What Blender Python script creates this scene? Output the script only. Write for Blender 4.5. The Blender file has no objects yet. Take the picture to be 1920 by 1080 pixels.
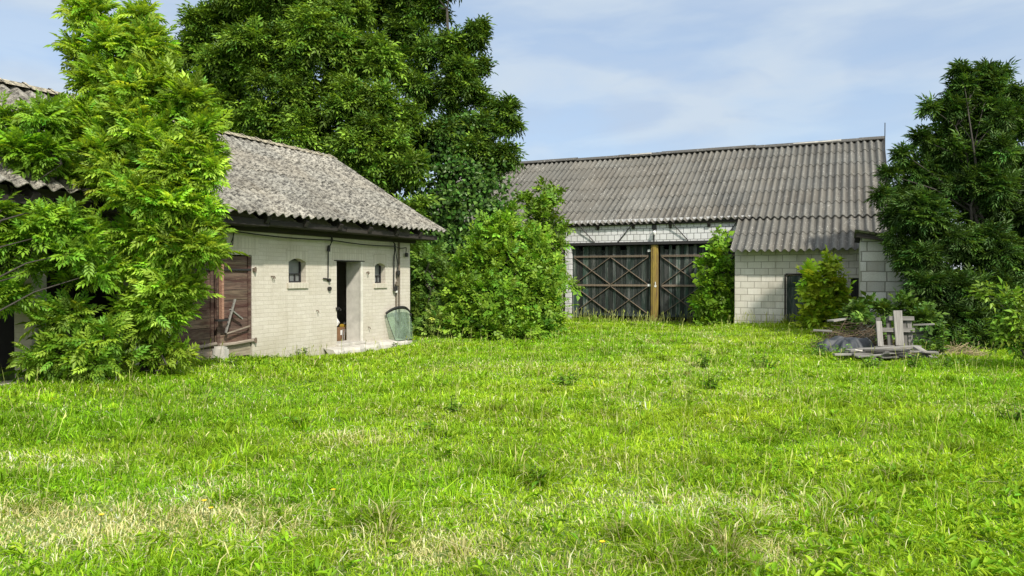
import bpy, math, random
import numpy as np
from mathutils import Vector, Matrix

random.seed(7)
RNG = np.random.default_rng(11)
scene = bpy.context.scene
R = math.radians

# ------------------------------------------------------------------ camera
F_PX, EYE, YAW, PITCH = 1385.0, 1.6, R(24.5), R(0.91)
cam_d = bpy.data.cameras.new("camera")
cam_d.sensor_width = 36.0
cam_d.lens = 36.0 * F_PX / 1920.0
cam_d.clip_start, cam_d.clip_end = 0.05, 6000
cam = bpy.data.objects.new("camera", cam_d)
cam.location = (0, 0, EYE)
cam.rotation_euler = (math.pi / 2 - PITCH, 0, YAW)
scene.collection.objects.link(cam)
scene.camera = cam

# ------------------------------------------------------------------ light
SUN_DIR = Vector((0.78, -0.62, 0.95)).normalized()      # towards the sun
SUN_EL = math.asin(SUN_DIR.z)
SUN_AZ = math.atan2(SUN_DIR.x, SUN_DIR.y)
EXPOSURE = 0.78
world = bpy.data.worlds.new("World")
scene.world = world
world.use_nodes = True
wt = world.node_tree
wt.nodes.clear()
w_out = wt.nodes.new("ShaderNodeOutputWorld")
w_bg = wt.nodes.new("ShaderNodeBackground")
w_bg.inputs["Strength"].default_value = 0.1
sky = wt.nodes.new("ShaderNodeTexSky")
sky.sky_type = 'NISHITA'
sky.sun_disc = False
sky.sun_elevation = SUN_EL
sky.sun_rotation = SUN_AZ
sky.air_density, sky.dust_density, sky.ozone_density = 1.0, 0.6, 1.5
tc = wt.nodes.new("ShaderNodeTexCoord")
mp = wt.nodes.new("ShaderNodeMapping")
mp.inputs["Scale"].default_value = (1.0, 1.0, 3.4)
mp.inputs["Rotation"].default_value = (0.12, 0.05, 0.4)
no = wt.nodes.new("ShaderNodeTexNoise")
no.inputs["Scale"].default_value = 4.2
no.inputs["Detail"].default_value = 5
no.inputs["Roughness"].default_value = 0.5
no.inputs["Distortion"].default_value = 0.3
cr = wt.nodes.new("ShaderNodeValToRGB")
cr.color_ramp.elements[0].position = 0.36
cr.color_ramp.elements[0].color = (0.62, 0.62, 0.62, 1)
cr.color_ramp.elements[1].position = 0.60
cr.color_ramp.elements[1].color = (0.97, 0.97, 0.97, 1)
mx = wt.nodes.new("ShaderNodeMix")
mx.data_type = 'RGBA'
# thin veil of cloud, brighter around the sun
vd = wt.nodes.new("ShaderNodeVectorMath")
vd.operation = 'DOT_PRODUCT'
vd.inputs[1].default_value = SUN_DIR
mr = wt.nodes.new("ShaderNodeMapRange")
mr.interpolation_type = 'SMOOTHSTEP'
mr.inputs["From Min"].default_value = 0.0
mr.inputs["From Max"].default_value = 1.0
mr.inputs["To Min"].default_value = 0.0
mr.inputs["To Max"].default_value = 1.8
no2 = wt.nodes.new("ShaderNodeTexNoise")
no2.inputs["Scale"].default_value = 6.0
no2.inputs["Detail"].default_value = 4
no2.inputs["Distortion"].default_value = 0.4
wt.links.new(mp.outputs[0], no2.inputs["Vector"])
cr2 = wt.nodes.new("ShaderNodeValToRGB")
cr2.color_ramp.elements[0].position, cr2.color_ramp.elements[1].position = 0.42, 0.60
cr2.color_ramp.elements[0].color = (3.0, 3.72, 4.75, 1)
cr2.color_ramp.elements[1].color = (3.62, 4.22, 4.90, 1)
wt.links.new(no2.outputs["Fac"], cr2.inputs["Fac"])
glow = wt.nodes.new("ShaderNodeVectorMath")
glow.operation = 'SCALE'
glow.inputs[0].default_value = (3.6, 3.35, 2.9)
sc_ = wt.nodes.new("ShaderNodeVectorMath")
sc_.operation = 'ADD'
wt.links.new(cr2.outputs["Color"], sc_.inputs[0])
wt.links.new(glow.outputs[0], sc_.inputs[1])
wt.links.new(tc.outputs["Generated"], vd.inputs[0])
wt.links.new(vd.outputs["Value"], mr.inputs["Value"])
wt.links.new(mr.outputs["Result"], glow.inputs["Scale"])
wt.links.new(sc_.outputs[0], mx.inputs["B"])
wt.links.new(tc.outputs["Generated"], mp.inputs["Vector"])
wt.links.new(mp.outputs[0], no.inputs["Vector"])
wt.links.new(no.outputs["Fac"], cr.inputs["Fac"])
wt.links.new(cr.outputs["Color"], mx.inputs["Factor"])
wt.links.new(sky.outputs[0], mx.inputs["A"])
wt.links.new(mx.outputs["Result"], w_bg.inputs["Color"])
wt.links.new(w_bg.outputs[0], w_out.inputs["Surface"])

sun_d = bpy.data.lights.new("sun", 'SUN')
sun_d.energy = 3.1
sun_d.angle = R(2.0)
sun_d.color = (1.0, 0.94, 0.84)
sun = bpy.data.objects.new("sun", sun_d)
sun.rotation_euler = SUN_DIR.to_track_quat('Z', 'Y').to_euler()
sun.location = (30, -10, 40)
scene.collection.objects.link(sun)

vs = scene.view_settings
vs.view_transform, vs.look = 'Standard', 'None'
vs.exposure, vs.gamma, vs.use_curve_mapping = EXPOSURE, 1.0, False
scene.cycles.max_bounces = 6
scene.cycles.diffuse_bounces = 3
scene.cycles.transmission_bounces = 4
scene.cycles.transparent_max_bounces = 6

# survey helpers: where a sight line meets a distance or the ground
_h = np.array([-math.sin(YAW), math.cos(YAW), 0.0])
_r = np.array([math.cos(YAW), math.sin(YAW), 0.0])
_f = math.cos(PITCH) * _h + np.array([0, 0, -math.sin(PITCH)])
_u = math.sin(PITCH) * _h + np.array([0, 0, math.cos(PITCH)])


def at(px, py, d):
    return np.array([0, 0, EYE]) + d * ((px - 960) / F_PX * _r + (540 - py) / F_PX * _u + _f)


def smooth(x):
    x = np.clip(x, 0, 1)
    return x * x * (3 - 2 * x)


def gz(x, y):
    x = np.asarray(x, float)
    y = np.asarray(y, float)
    z = 0.022 * np.sin(x * 1.1 + 0.7 * y) + 0.018 * np.sin(0.8 * y - 0.5 * x + 1.0) + 0.012 * np.sin(2.3 * x - 1.7 * y)
    z = z * np.exp(-np.hypot(x, y) / 200)
    z = z + 0.24 * smooth((-6.5 - x) / 2.8) * smooth((12.0 - y) / 4.0)
    z = z + 0.10 * smooth((y - 19) / 4) * smooth((x + 4.5) / 2) * smooth((30 - y) / 4)
    return z


def ground_at(px, py):
    p = at(px, py, 1.0) - np.array([0, 0, EYE])
    t = EYE / -p[2]
    for _ in range(4):
        q = np.array([0, 0, EYE]) + t * p
        t = (EYE - float(gz(q[0], q[1]))) / -p[2]
    return np.array([0, 0, EYE]) + t * p


_K = RNG.normal(size=(14, 2))
_PH = RNG.uniform(0, 6.28, 14)


def field(x, y, freq, k=0):
    """smooth pseudo noise, about -1..1"""
    v = 0
    for i in range(7):
        j = (i + k) % 14
        kk = _K[j] * freq * (1 + 0.35 * i)
        v = v + np.sin(kk[0] * x + kk[1] * y + _PH[j] + k) / (1 + 0.35 * i)
    return v / 2.6


# ------------------------------------------------------------------ objects
def tag(o, label=None, cat=None, group=None, kind=None):
    if label: o["label"] = label
    if cat: o["category"] = cat
    if group: o["group"] = group
    if kind: o["kind"] = kind
    return o


def empty(name, loc, label, cat, group=None, rz=0.0):
    o = bpy.data.objects.new(name, None)
    o.empty_display_size = 0.2
    o.location = loc
    o.rotation_euler = (0, 0, rz)
    scene.collection.objects.link(o)
    return tag(o, label, cat, group)


class MB:
    """collects shapes, given in the coordinates of the thing that will own them"""
    def __init__(self):
        self.v, self.f, self.c = [], [], []

    def add(self, verts, faces, col=(1, 1, 1)):
        n = len(self.v)
        self.v += [tuple(p) for p in verts]
        self.c += [col] * len(verts)
        self.f += [tuple(i + n for i in f) for f in faces]
        return self

    def box(self, lo, hi, col=(1, 1, 1), M=None, jit=0.0):
        x0, y0, z0 = lo
        x1, y1, z1 = hi
        P = [Vector(p) for p in ((x0, y0, z0), (x1, y0, z0), (x1, y1, z0), (x0, y1, z0),
                                 (x0, y0, z1), (x1, y0, z1), (x1, y1, z1), (x0, y1, z1))]
        if jit:
            P = [p + Vector([random.uniform(-jit, jit) for _ in range(3)]) for p in P]
        if M is not None:
            P = [M @ p for p in P]
        return self.add(P, [(0, 3, 2, 1), (4, 5, 6, 7), (0, 1, 5, 4), (1, 2, 6, 5), (2, 3, 7, 6), (3, 0, 4, 7)], col)

    def bar(self, a, b, w, h, col=(1, 1, 1), up=(0, 0, 1)):
        a, b = Vector(a), Vector(b)
        d = b - a
        L = d.length
        x = d.normalized()
        u = Vector(up)
        if abs(x.dot(u)) > 0.98:
            u = Vector((1, 0, 0))
        y = u.cross(x).normalized()
        z = x.cross(y)
        M = Matrix(((x.x, y.x, z.x, a.x), (x.y, y.y, z.y, a.y), (x.z, y.z, z.z, a.z), (0, 0, 0, 1)))
        return self.box((0, -w / 2, -h / 2), (L, w / 2, h / 2), col, M)

    def tube(self, pts, rad, n=7, col=(1, 1, 1)):
        pts = [Vector(p) for p in pts]
        if not hasattr(rad, '__len__'):
            rad = [rad] * len(pts)
        rings, V = [], []
        for i, p in enumerate(pts):
            d = (pts[min(i + 1, len(pts) - 1)] - pts[max(i - 1, 0)])
            d = d.normalized() if d.length > 1e-6 else Vector((0, 0, 1))
            u = Vector((0.31, 0.17, 0.94)) if abs(d.z) < 0.9 else Vector((1, 0.2, 0))
            x = u.cross(d).normalized()
            y = d.cross(x)
            rings.append([len(V) + k for k in range(n)])
            for k in range(n):
                a = 2 * math.pi * k / n
                V.append(p + (x * math.cos(a) + y * math.sin(a)) * rad[i])
        Fs = []
        for i in range(len(pts) - 1):
            for k in range(n):
                Fs.append((rings[i][k], rings[i][(k + 1) % n], rings[i + 1][(k + 1) % n], rings[i + 1][k]))
        Fs.append(tuple(reversed(rings[0])))
        Fs.append(tuple(rings[-1]))
        return self.add(V, Fs, col)

    def build(self, name, mat, parent=None, smooth_=False, bevel=0.0):
        me = bpy.data.meshes.new(name)
        me.from_pydata(self.v, [], self.f)
        at_ = me.attributes.new("Col", 'FLOAT_COLOR', 'POINT')
        at_.data.foreach_set("color", np.array([(*c, 1.0) for c in self.c], np.float32).ravel())
        if smooth_:
            me.polygons.foreach_set("use_smooth", [True] * len(me.polygons))
        me.materials.append(mat)
        o = bpy.data.objects.new(name, me)
        scene.collection.objects.link(o)
        if parent is not None:
            o.parent = parent
        if bevel:
            m = o.modifiers.new("edge", 'BEVEL')
            m.width, m.segments, m.limit_method = bevel, 2, 'ANGLE'
        return o


def array_mesh(name, V, Fc, C, mat, parent=None, smooth_=False):
    """V (n,3), Fc (m,k) same sized faces, C (n,3)"""
    me = bpy.data.meshes.new(name)
    V = np.ascontiguousarray(V, np.float32)
    Fc = np.ascontiguousarray(Fc, np.int32)
    m, k = Fc.shape
    me.vertices.add(len(V))
    me.vertices.foreach_set("co", V.ravel())
    me.loops.add(m * k)
    me.loops.foreach_set("vertex_index", Fc.ravel())
    me.polygons.add(m)
    me.polygons.foreach_set("loop_start", np.arange(0, m * k, k, dtype=np.int32))
    me.polygons.foreach_set("loop_total", np.full(m, k, np.int32))
    if smooth_:
        me.polygons.foreach_set("use_smooth", np.ones(m, bool))
    a = me.attributes.new("Col", 'FLOAT_COLOR', 'POINT')
    a.data.foreach_set("color", np.concatenate([C, np.ones((len(C), 1))], 1).astype(np.float32).ravel())
    me.update(calc_edges=True)
    me.validate()
    me.materials.append(mat)
    o = bpy.data.objects.new(name, me)
    scene.collection.objects.link(o)
    if parent is not None:
        o.parent = parent
    return o


# ------------------------------------------------------------------ materials
class G:
    def __init__(self, name):
        self.m = bpy.data.materials.new(name)
        self.m.use_nodes = True
        self.t = self.m.node_tree
        self.t.nodes.clear()
        self.out = self.t.nodes.new("ShaderNodeOutputMaterial")

    def n(self, typ, ins=None, **props):
        nd = self.t.nodes.new("ShaderNode" + typ)
        for k, v in props.items():
            setattr(nd, k, v)
        for k, v in (ins or {}).items():
            s = nd.inputs[k]
            if isinstance(v, bpy.types.NodeSocket):
                self.t.links.new(v, s)
            else:
                s.default_value = v
        return nd

    def pos(self):
        return self.n("NewGeometry").outputs["Position"]

    def obj(self):
        return self.n("TexCoord").outputs["Object"]

    def col(self):
        return self.n("Attribute", attribute_name="Col").outputs["Color"]

    def swiz(self, vec, order):
        s = self.n("SeparateXYZ", {"Vector": vec})
        return self.n("CombineXYZ", {"X": s.outputs[order[0]], "Y": s.outputs[order[1]],
                                     "Z": s.outputs[order[2]] if len(order) > 2 else 0.0}).outputs[0]

    def scale(self, vec, sc, loc=(0, 0, 0)):
        return self.n("Mapping", {"Vector": vec, "Scale": sc, "Location": loc}).outputs[0]

    def noise(self, vec, scale, detail=4, rough=0.55, dist=0.0):
        return self.n("TexNoise", {"Vector": vec, "Scale": scale, "Detail": detail, "Roughness": rough, "Distortion": dist}).outputs["Fac"]

    def ramp(self, fac, stops):
        r = self.n("ValToRGB", {"Fac": fac})
        e = r.color_ramp.elements
        while len(e) < len(stops):
            e.new(0.5)
        for el, (p, c) in zip(e, stops):
            el.position = p
            el.color = (c, c, c, 1) if not hasattr(c, '__len__') else (*c, 1)
        return r.outputs["Color"]

    def mix(self, fac, a, b, mode='MIX'):
        nd = self.n("Mix", data_type='RGBA', blend_type=mode)
        for k, v in ((0, fac), (6, a), (7, b)):
            s = nd.inputs[k]
            if isinstance(v, bpy.types.NodeSocket):
                self.t.links.new(v, s)
            elif k == 0:
                s.default_value = v
            else:
                s.default_value = (*v, 1)
        return nd.outputs[2]

    def bump(self, height, strength=0.5, dist=0.02, normal=None):
        ins = {"Height": height, "Strength": strength, "Distance": dist}
        if normal is not None:
            ins["Normal"] = normal
        return self.n("Bump", ins).outputs[0]

    def principled(self, color, rough=0.85, normal=None, **kw):
        ins = {"Base Color": color if isinstance(color, bpy.types.NodeSocket) else (*color, 1), "Roughness": rough}
        if normal is not None:
            ins["Normal"] = normal
        for k, v in kw.items():
            ins[k.replace("_", " ")] = v
        p = self.n("BsdfPrincipled", ins)
        self.t.links.new(p.outputs[0], self.out.inputs[0])
        return self.m


def leaf_material(name, gloss=0.05, transl=0.38, tint=(1.5, 1.3, 0.5), rough=0.4):
    g = G(name)
    c = g.col()
    d = g.n("BsdfDiffuse", {"Color": c}).outputs[0]
    t = g.n("BsdfTranslucent", {"Color": g.mix(1.0, c, tint, 'MULTIPLY')}).outputs[0]
    s = g.n("MixShader", {0: transl, 1: d, 2: t}).outputs[0]
    gl = g.n("BsdfGlossy", {"Color": (0.7, 0.85, 0.55, 1), "Roughness": rough}).outputs[0]
    s2 = g.n("MixShader", {0: gloss, 1: s, 2: gl}).outputs[0]
    g.t.links.new(s2, g.out.inputs[0])
    return g.m


def wall_material(name, order, bw, bh, c1, c2, mortar, msize, dirt=(0.30, 0.27, 0.2), dirt_amt=0.35, wob=0.012, bias=0.0,
                  bump=0.5, offset=0.5, squash=1.0, shift=(0, 0, 0)):
    g = G(name)
    p = g.pos()
    uv = g.swiz(p, order)
    wobble = g.n("TexNoise", {"Vector": p, "Scale": 3.0, "Detail": 3}).outputs["Color"]
    off = g.n("VectorMath", {0: wobble, 1: (0.5, 0.5, 0.5)}, operation='SUBTRACT').outputs[0]
    off = g.n("VectorMath", {0: off, "Scale": wob}, operation='SCALE').outputs[0]
    uv = g.n("VectorMath", {0: uv, 1: off}, operation='ADD').outputs[0]
    uv = g.n("VectorMath", {0: uv, 1: shift}, operation='ADD').outputs[0]
    b = g.n("TexBrick", {"Vector": uv, "Color1": (*c1, 1), "Color2": (*c2, 1), "Mortar": (*mortar, 1), "Scale": 1.0,
                         "Mortar Size": msize, "Mortar Smooth": 0.35, "Bias": bias, "Brick Width": bw, "Row Height": bh},
            offset=offset, squash=squash)
    fine = g.noise(p, 38, 5, 0.65)
    big = g.noise(p, 1.3, 5, 0.6)
    col = g.mix(g.ramp(fine, [(0.3, 0.0), (0.75, 0.5)]), b.outputs["Color"], tuple(0.7 * c for c in c2))
    col = g.mix(g.ramp(big, [(0.45, 0.0), (0.75, dirt_amt)]), col, dirt)
    streak = g.noise(g.scale(p, (6, 6, 0.6)), 1.6, 4, 0.6)
    col = g.mix(g.ramp(streak, [(0.52, 0.0), (0.8, dirt_amt)]), col, tuple(0.8 * c for c in dirt))
    # damp, mossy foot of the wall
    z = g.n("SeparateXYZ", {"Vector": p}).outputs[2]
    foot = g.n("MapRange", {0: z, 1: 0.65, 2: 0.0, 3: 0.0, 4: 0.6}).outputs[0]
    foot = g.n("Math", {0: foot, 1: big}, operation='MULTIPLY').outputs[0]
    col = g.mix(foot, col, (0.22, 0.21, 0.13))
    h = g.n("Math", {0: g.n("Math", {0: b.outputs["Fac"], 1: -1.0}, operation='MULTIPLY').outputs[0],
                     1: g.n("Math", {0: fine, 1: 0.5}, operation='MULTIPLY').outputs[0]}, operation='ADD').outputs[0]
    return g.principled(col, 0.9, g.bump(h, bump, 0.012))


def wood_material(name, ca, cb, paint=None, paint_amt=0.5, along='Z', rough=0.85, use_pos=False):
    g = G(name)
    p = g.pos() if use_pos else g.obj()
    sc = {'X': (1.2, 22, 22), 'Y': (22, 1.2, 22), 'Z': (22, 22, 1.2)}[along]
    grain = g.noise(g.scale(p, sc), 1.6, 6, 0.7, 0.5)
    base = g.mix(g.ramp(grain, [(0.3, 0.0), (0.7, 1.0)]), ca, cb)
    base = g.mix(1.0, base, g.col(), 'MULTIPLY')
    if paint is not None:
        sc2 = tuple(s * 0.3 + 0.4 for s in sc)
        worn = g.noise(g.scale(p, sc2), 1.5, 6, 0.72, 0.8)
        lo = 1 - paint_amt
        base = g.mix(g.ramp(worn, [(max(0.0, lo - 0.12), 0.0), (lo + 0.06, 1.0)]), base, g.mix(1.0, paint, g.col(), 'MULTIPLY'))
    return g.principled(base, rough, g.bump(grain, 0.6, 0.006))


def plain_material(name, c, rough=0.8, var=0.35, scale=14, metallic=0.0, bump=0.15):
    g = G(name)
    p = g.obj()
    n = g.noise(p, scale, 5, 0.6)
    col = g.mix(g.ramp(n, [(0.3, 0.0), (0.75, 1.0)]), c, tuple(x * (1 - var) for x in c))
    col = g.mix(1.0, col, g.col(), 'MULTIPLY')
    return g.principled(col, rough, g.bump(n, bump, 0.01), Metallic=metallic)


def roof_material(name, ca, cb, lichen, lichen_scale, lichen_amt, grain_scale, grain_amt, moss, moss_amt, vdir):
    g = G(name)
    p = g.pos()
    n1 = g.noise(p, grain_scale, 6, 0.75)
    n2 = g.noise(p, 0.9, 4, 0.6)
    col = g.mix(g.ramp(n1, [(0.5 - grain_amt, 0.0), (0.5 + grain_amt, 1.0)]), ca, cb)
    streak = g.noise(g.scale(p, vdir), 2.0, 4, 0.6)
    col = g.mix(g.ramp(streak, [(0.45, 0.0), (0.8, 0.45)]), col, tuple(0.55 * c for c in ca))
    col = g.mix(g.ramp(n2, [(0.45, 0.0), (0.75, moss_amt)]), col, moss)
    col = g.mix(1.0, col, g.col(), 'MULTIPLY')
    vo = g.n("TexVoronoi", {"Vector": g.n("VectorMath", {0: p, 1: g.n("TexNoise", {"Vector": p, "Scale": 14.0}).outputs["Color"]},
                                         operation='ADD').outputs[0], "Scale": lichen_scale, "Randomness": 1.0})
    spot = g.n("Math", {0: vo.outputs["Distance"], 1: 0.30}, operation='LESS_THAN').outputs[0]
    rnd = g.n("SeparateColor", {0: vo.outputs["Color"]}).outputs[0]
    keep = g.n("Math", {0: rnd, 1: 1 - lichen_amt}, operation='GREATER_THAN').outputs[0]
    f = g.n("Math", {0: spot, 1: keep}, operation='MULTIPLY').outputs[0]
    f = g.n("Math", {0: f, 1: 0.8}, operation='MULTIPLY').outputs[0]
    col = g.mix(f, col, lichen)
    return g.principled(col, 0.92, g.bump(n1, 0.7, 0.012))


M_LEAF_ASH = leaf_material("ash_leaf", 0.02, 0.42, (1.5, 1.25, 0.45))
M_LEAF = leaf_material("leaf", 0.02, 0.27, (1.4, 1.25, 0.5))
M_IVY = leaf_material("ivy_leaf", 0.02, 0.2, (1.2, 1.2, 0.5), 0.35)
M_GRASS = leaf_material("grass_blade", 0.012, 0.36, (1.25, 1.15, 0.5), 0.45)
M_BARK = plain_material("bark", (0.055, 0.048, 0.038), 0.95, 0.5, 18, bump=0.6)
M_BRICK = wall_material("whitewashed_brick", (1, 2), 0.255, 0.076, (0.585, 0.545, 0.47), (0.52, 0.48, 0.405), (0.475, 0.435, 0.365), 0.006, wob=0.03, bump=0.4, dirt=(0.36, 0.31, 0.22))
M_BRICK_END = wall_material("whitewashed_brick_gable", (0, 2), 0.255, 0.076, (0.585, 0.545, 0.47), (0.52, 0.48, 0.405), (0.475, 0.435, 0.365), 0.006, wob=0.03, bump=0.4, dirt=(0.36, 0.31, 0.22))
M_SOLDIER = wall_material("whitewashed_soldier_brick", (2, 1), 0.30, 0.085, (0.58, 0.54, 0.455), (0.52, 0.475, 0.39), (0.44, 0.40, 0.325), 0.008, offset=0.0)
M_REVEAL = plain_material("limewash", (0.60, 0.575, 0.51), 0.9, 0.3, 6, bump=0.4)
M_BAND = wall_material("white_block_band", (0, 2), 0.233, 0.205, (0.66, 0.66, 0.66), (0.58, 0.58, 0.57), (0.07, 0.07, 0.075), 0.012, dirt_amt=0.15, wob=0.008, shift=(0.03, 0.008, 0))
M_BLOCK = wall_material("cream_block", (0, 2), 0.41, 0.205, (0.72, 0.69, 0.62), (0.55, 0.52, 0.45), (0.29, 0.27, 0.225), 0.013, dirt_amt=0.38, wob=0.02)
M_GREYBLOCK = wall_material("grey_block", (0, 2), 0.40, 0.245, (0.62, 0.62, 0.58), (0.30, 0.295, 0.27), (0.16, 0.155, 0.135), 0.016, dirt_amt=0.3, wob=0.03, squash=1.4)
M_PLASTER = plain_material("old_plaster", (0.50, 0.46, 0.39), 0.9, 0.35, 3, bump=0.3)
M_ROOF_OLD = roof_material("mossy_fibre_cement", (0.030, 0.028, 0.025), (0.30, 0.285, 0.24), (0.46, 0.43, 0.34), 19, 0.38, 13, 0.09, (0.15, 0.125, 0.085), 0.35, (0.6, 9, 0.6))
M_ROOF = roof_material("grey_fibre_cement", (0.085, 0.080, 0.068), (0.185, 0.178, 0.153), (0.68, 0.66, 0.60), 6, 0.09, 24, 0.2, (0.13, 0.11, 0.08), 0.35, (9, 0.6, 0.6))
M_DARKWOOD = wood_material("dark_timber", (0.012, 0.010, 0.008), (0.03, 0.024, 0.019), along='Y')
M_GREYWOOD = wood_material("weathered_timber", (0.11, 0.103, 0.092), (0.27, 0.258, 0.235), along='X')
M_REDDOOR = wood_material("worn_red_door", (0.035, 0.026, 0.021), (0.21, 0.145, 0.105), paint=(0.060, 0.024, 0.018), paint_amt=0.45, along='Y')
M_DOORGREY = wood_material("bare_door_board", (0.13, 0.10, 0.075), (0.34, 0.29, 0.23), along='Y')
M_GATE = wood_material("dark_gate_plank", (0.007, 0.007, 0.0065), (0.115, 0.120, 0.113), paint=(0.008, 0.019, 0.014), paint_amt=0.5, along='Z')
M_RUST = plain_material("rusted_steel", (0.19, 0.145, 0.105), 0.75, 0.6, 20, bump=0.3)
M_POST = wood_material("yellowed_post", (0.09, 0.055, 0.025), (0.20, 0.13, 0.045), paint=(0.25, 0.18, 0.035), paint_amt=0.5, along='Z')
M_IRON = plain_material("dark_iron", (0.022, 0.02, 0.019), 0.6, 0.4, 20)
M_CABLE = plain_material("black_cable", (0.012, 0.012, 0.012), 0.6, 0.2, 20)
M_PIPE = plain_material("brown_pipe", (0.17, 0.14, 0.105), 0.7, 0.4, 9)
M_WHITE = plain_material("white_ceramic", (0.7, 0.69, 0.66), 0.4, 0.15, 10)
M_CONCRETE = plain_material("pale_concrete", (0.50, 0.475, 0.42), 0.92, 0.35, 7, bump=0.5)
M_STONE = plain_material("rubble_stone", (0.34, 0.29, 0.23), 0.92, 0.45, 9, bump=0.6)
M_PANE = plain_material("dusty_glass", (0.17, 0.18, 0.175), 0.4, 0.3, 5, bump=0.03)
M_SASH = plain_material("black_window_bar", (0.02, 0.02, 0.02), 0.6, 0.3, 10)
M_TARP = plain_material("dark_plastic_sheet", (0.040, 0.046, 0.052), 0.6, 0.35, 6, bump=0.25)
M_CARD = plain_material("cardboard", (0.19, 0.10, 0.045), 0.9, 0.3, 10)
M_YELLOW = plain_material("yellow_plastic", (0.42, 0.27, 0.03), 0.5, 0.3, 8)
M_TWIG = plain_material("dry_twig", (0.13, 0.10, 0.065), 0.95, 0.4, 12)
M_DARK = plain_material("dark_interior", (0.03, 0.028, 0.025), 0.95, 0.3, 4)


def glass_material():
    g = G("green_tinted_glass")
    tr = g.n("BsdfTransparent", {"Color": (0.70, 0.86, 0.73, 1)}).outputs[0]
    df = g.n("BsdfDiffuse", {"Color": (0.47, 0.62, 0.49, 1)}).outputs[0]
    dust = g.ramp(g.noise(g.obj(), 5, 4, 0.6), [(0.3, 0.10), (0.8, 0.32)])
    s = g.n("MixShader", {0: dust, 1: tr, 2: df}).outputs[0]
    gl = g.n("BsdfGlossy", {"Color": (1, 1, 1, 1), "Roughness": 0.08}).outputs[0]
    fr = g.n("Fresnel", {"IOR": 1.45}).outputs[0]
    s2 = g.n("MixShader", {0: fr, 1: s, 2: gl}).outputs[0]
    g.t.links.new(s2, g.out.inputs[0])
    return g.m


M_GLASS = glass_material()


def soil_material():
    g = G("meadow_soil")
    p = g.pos()
    n = g.noise(p, 0.5, 6, 0.6)
    n2 = g.noise(p, 9, 5, 0.7)
    c = g.mix(g.ramp(n2, [(0.35, 0.0), (0.7, 1.0)]), (0.06, 0.12, 0.014), (0.15, 0.21, 0.03))
    c = g.mix(g.ramp(n, [(0.5, 0.0), (0.75, 0.4)]), c, (0.26, 0.27, 0.09))
    return g.principled(c, 0.95, g.bump(n2, 0.8, 0.03))


M_SOIL = soil_material()

# ------------------------------------------------------------------ ground
SHED_X = -9.9


def make_ground():
    inner = np.concatenate([np.arange(-24, 14.01, 0.4)])
    far = np.array([18, 24, 34, 50, 80, 140, 300, 700, 2500])
    xs = np.concatenate([-24 - (far[::-1] - 14), inner, far])
    innery = np.arange(-6, 42.01, 0.4)
    fary = np.array([46, 54, 66, 90, 140, 300, 700, 2500])
    ys = np.concatenate([-6 - (fary[::-1] - 42), innery, fary])
    X, Y = np.meshgrid(xs, ys)
    Z = gz(X, Y) - 0.01
    V = np.stack([X.ravel(), Y.ravel(), Z.ravel()], 1)
    nx, ny = len(xs), len(ys)
    i = (np.arange(ny - 1)[:, None] * nx + np.arange(nx - 1)[None, :]).ravel()
    Fc = np.stack([i, i + 1, i + nx + 1, i + nx], 1)
    o = array_mesh("ground", V, Fc, np.ones((len(V), 3)), M_SOIL, smooth_=True)
    tag(o, "uneven soil of the farmyard under the grass", "ground", kind="structure")


make_ground()

# ------------------------------------------------------------------ walls and roofs
def wall_panel(mb, axis, c0, c1, a0, a1, z0, z1, holes=()):
    """wall between planes c0 (seen face) and c1, running a0..a1; holes (a0,a1,z0,z1,arch rise)"""
    def P(a, z, c):
        return (c, a, z) if axis == 'x' else (a, c, z)
    As = sorted({a0, a1, *[h[0] for h in holes], *[h[1] for h in holes]})
    Zs = sorted({z0, z1, *[h[2] for h in holes], *[h[3] for h in holes]})
    def solid(i, j):
        if i < 0 or j < 0 or i >= len(As) - 1 or j >= len(Zs) - 1:
            return False
        ca, cz = (As[i] + As[i + 1]) / 2, (Zs[j] + Zs[j + 1]) / 2
        return not any(h[0] < ca < h[1] and h[2] < cz < h[3] for h in holes)
    for i in range(len(As) - 1):
        for j in range(len(Zs) - 1):
            if not solid(i, j):
                continue
            u0, u1, w0, w1 = As[i], As[i + 1], Zs[j], Zs[j + 1]
            for c in (c0, c1):
                mb.add([P(u0, w0, c), P(u1, w0, c), P(u1, w1, c), P(u0, w1, c)], [(0, 1, 2, 3)])
            for (di, dj, e) in ((-1, 0, ((u0, w0), (u0, w1))), (1, 0, ((u1, w0), (u1, w1))), (0, -1, ((u0, w0), (u1, w0))), (0, 1, ((u0, w1), (u1, w1)))):
                if not solid(i + di, j + dj):
                    (p0, q0), (p1, q1) = e
                    mb.add([P(p0, q0, c0), P(p1, q1, c0), P(p1, q1, c1), P(p0, q0, c1)], [(0, 1, 2, 3)])
    for h in holes:
        if len(h) > 4 and h[4]:
            n = 8
            arc = []
            for k in range(n + 1):
                t = k / n
                arc.append((h[0] + (h[1] - h[0]) * t, h[3] - h[4] * (2 * t - 1) ** 2))
            for k in range(n):
                (p0, q0), (p1, q1) = arc[k], arc[k + 1]
                mb.add([P(p0, q0, c0), P(p1, q1, c0), P(p1, h[3], c0), P(p0, h[3], c0)], [(0, 1, 2, 3)])
                mb.add([P(p0, q0, c0), P(p1, q1, c0), P(p1, q1, c1), P(p0, q0, c1)], [(0, 1, 2, 3)])


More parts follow.
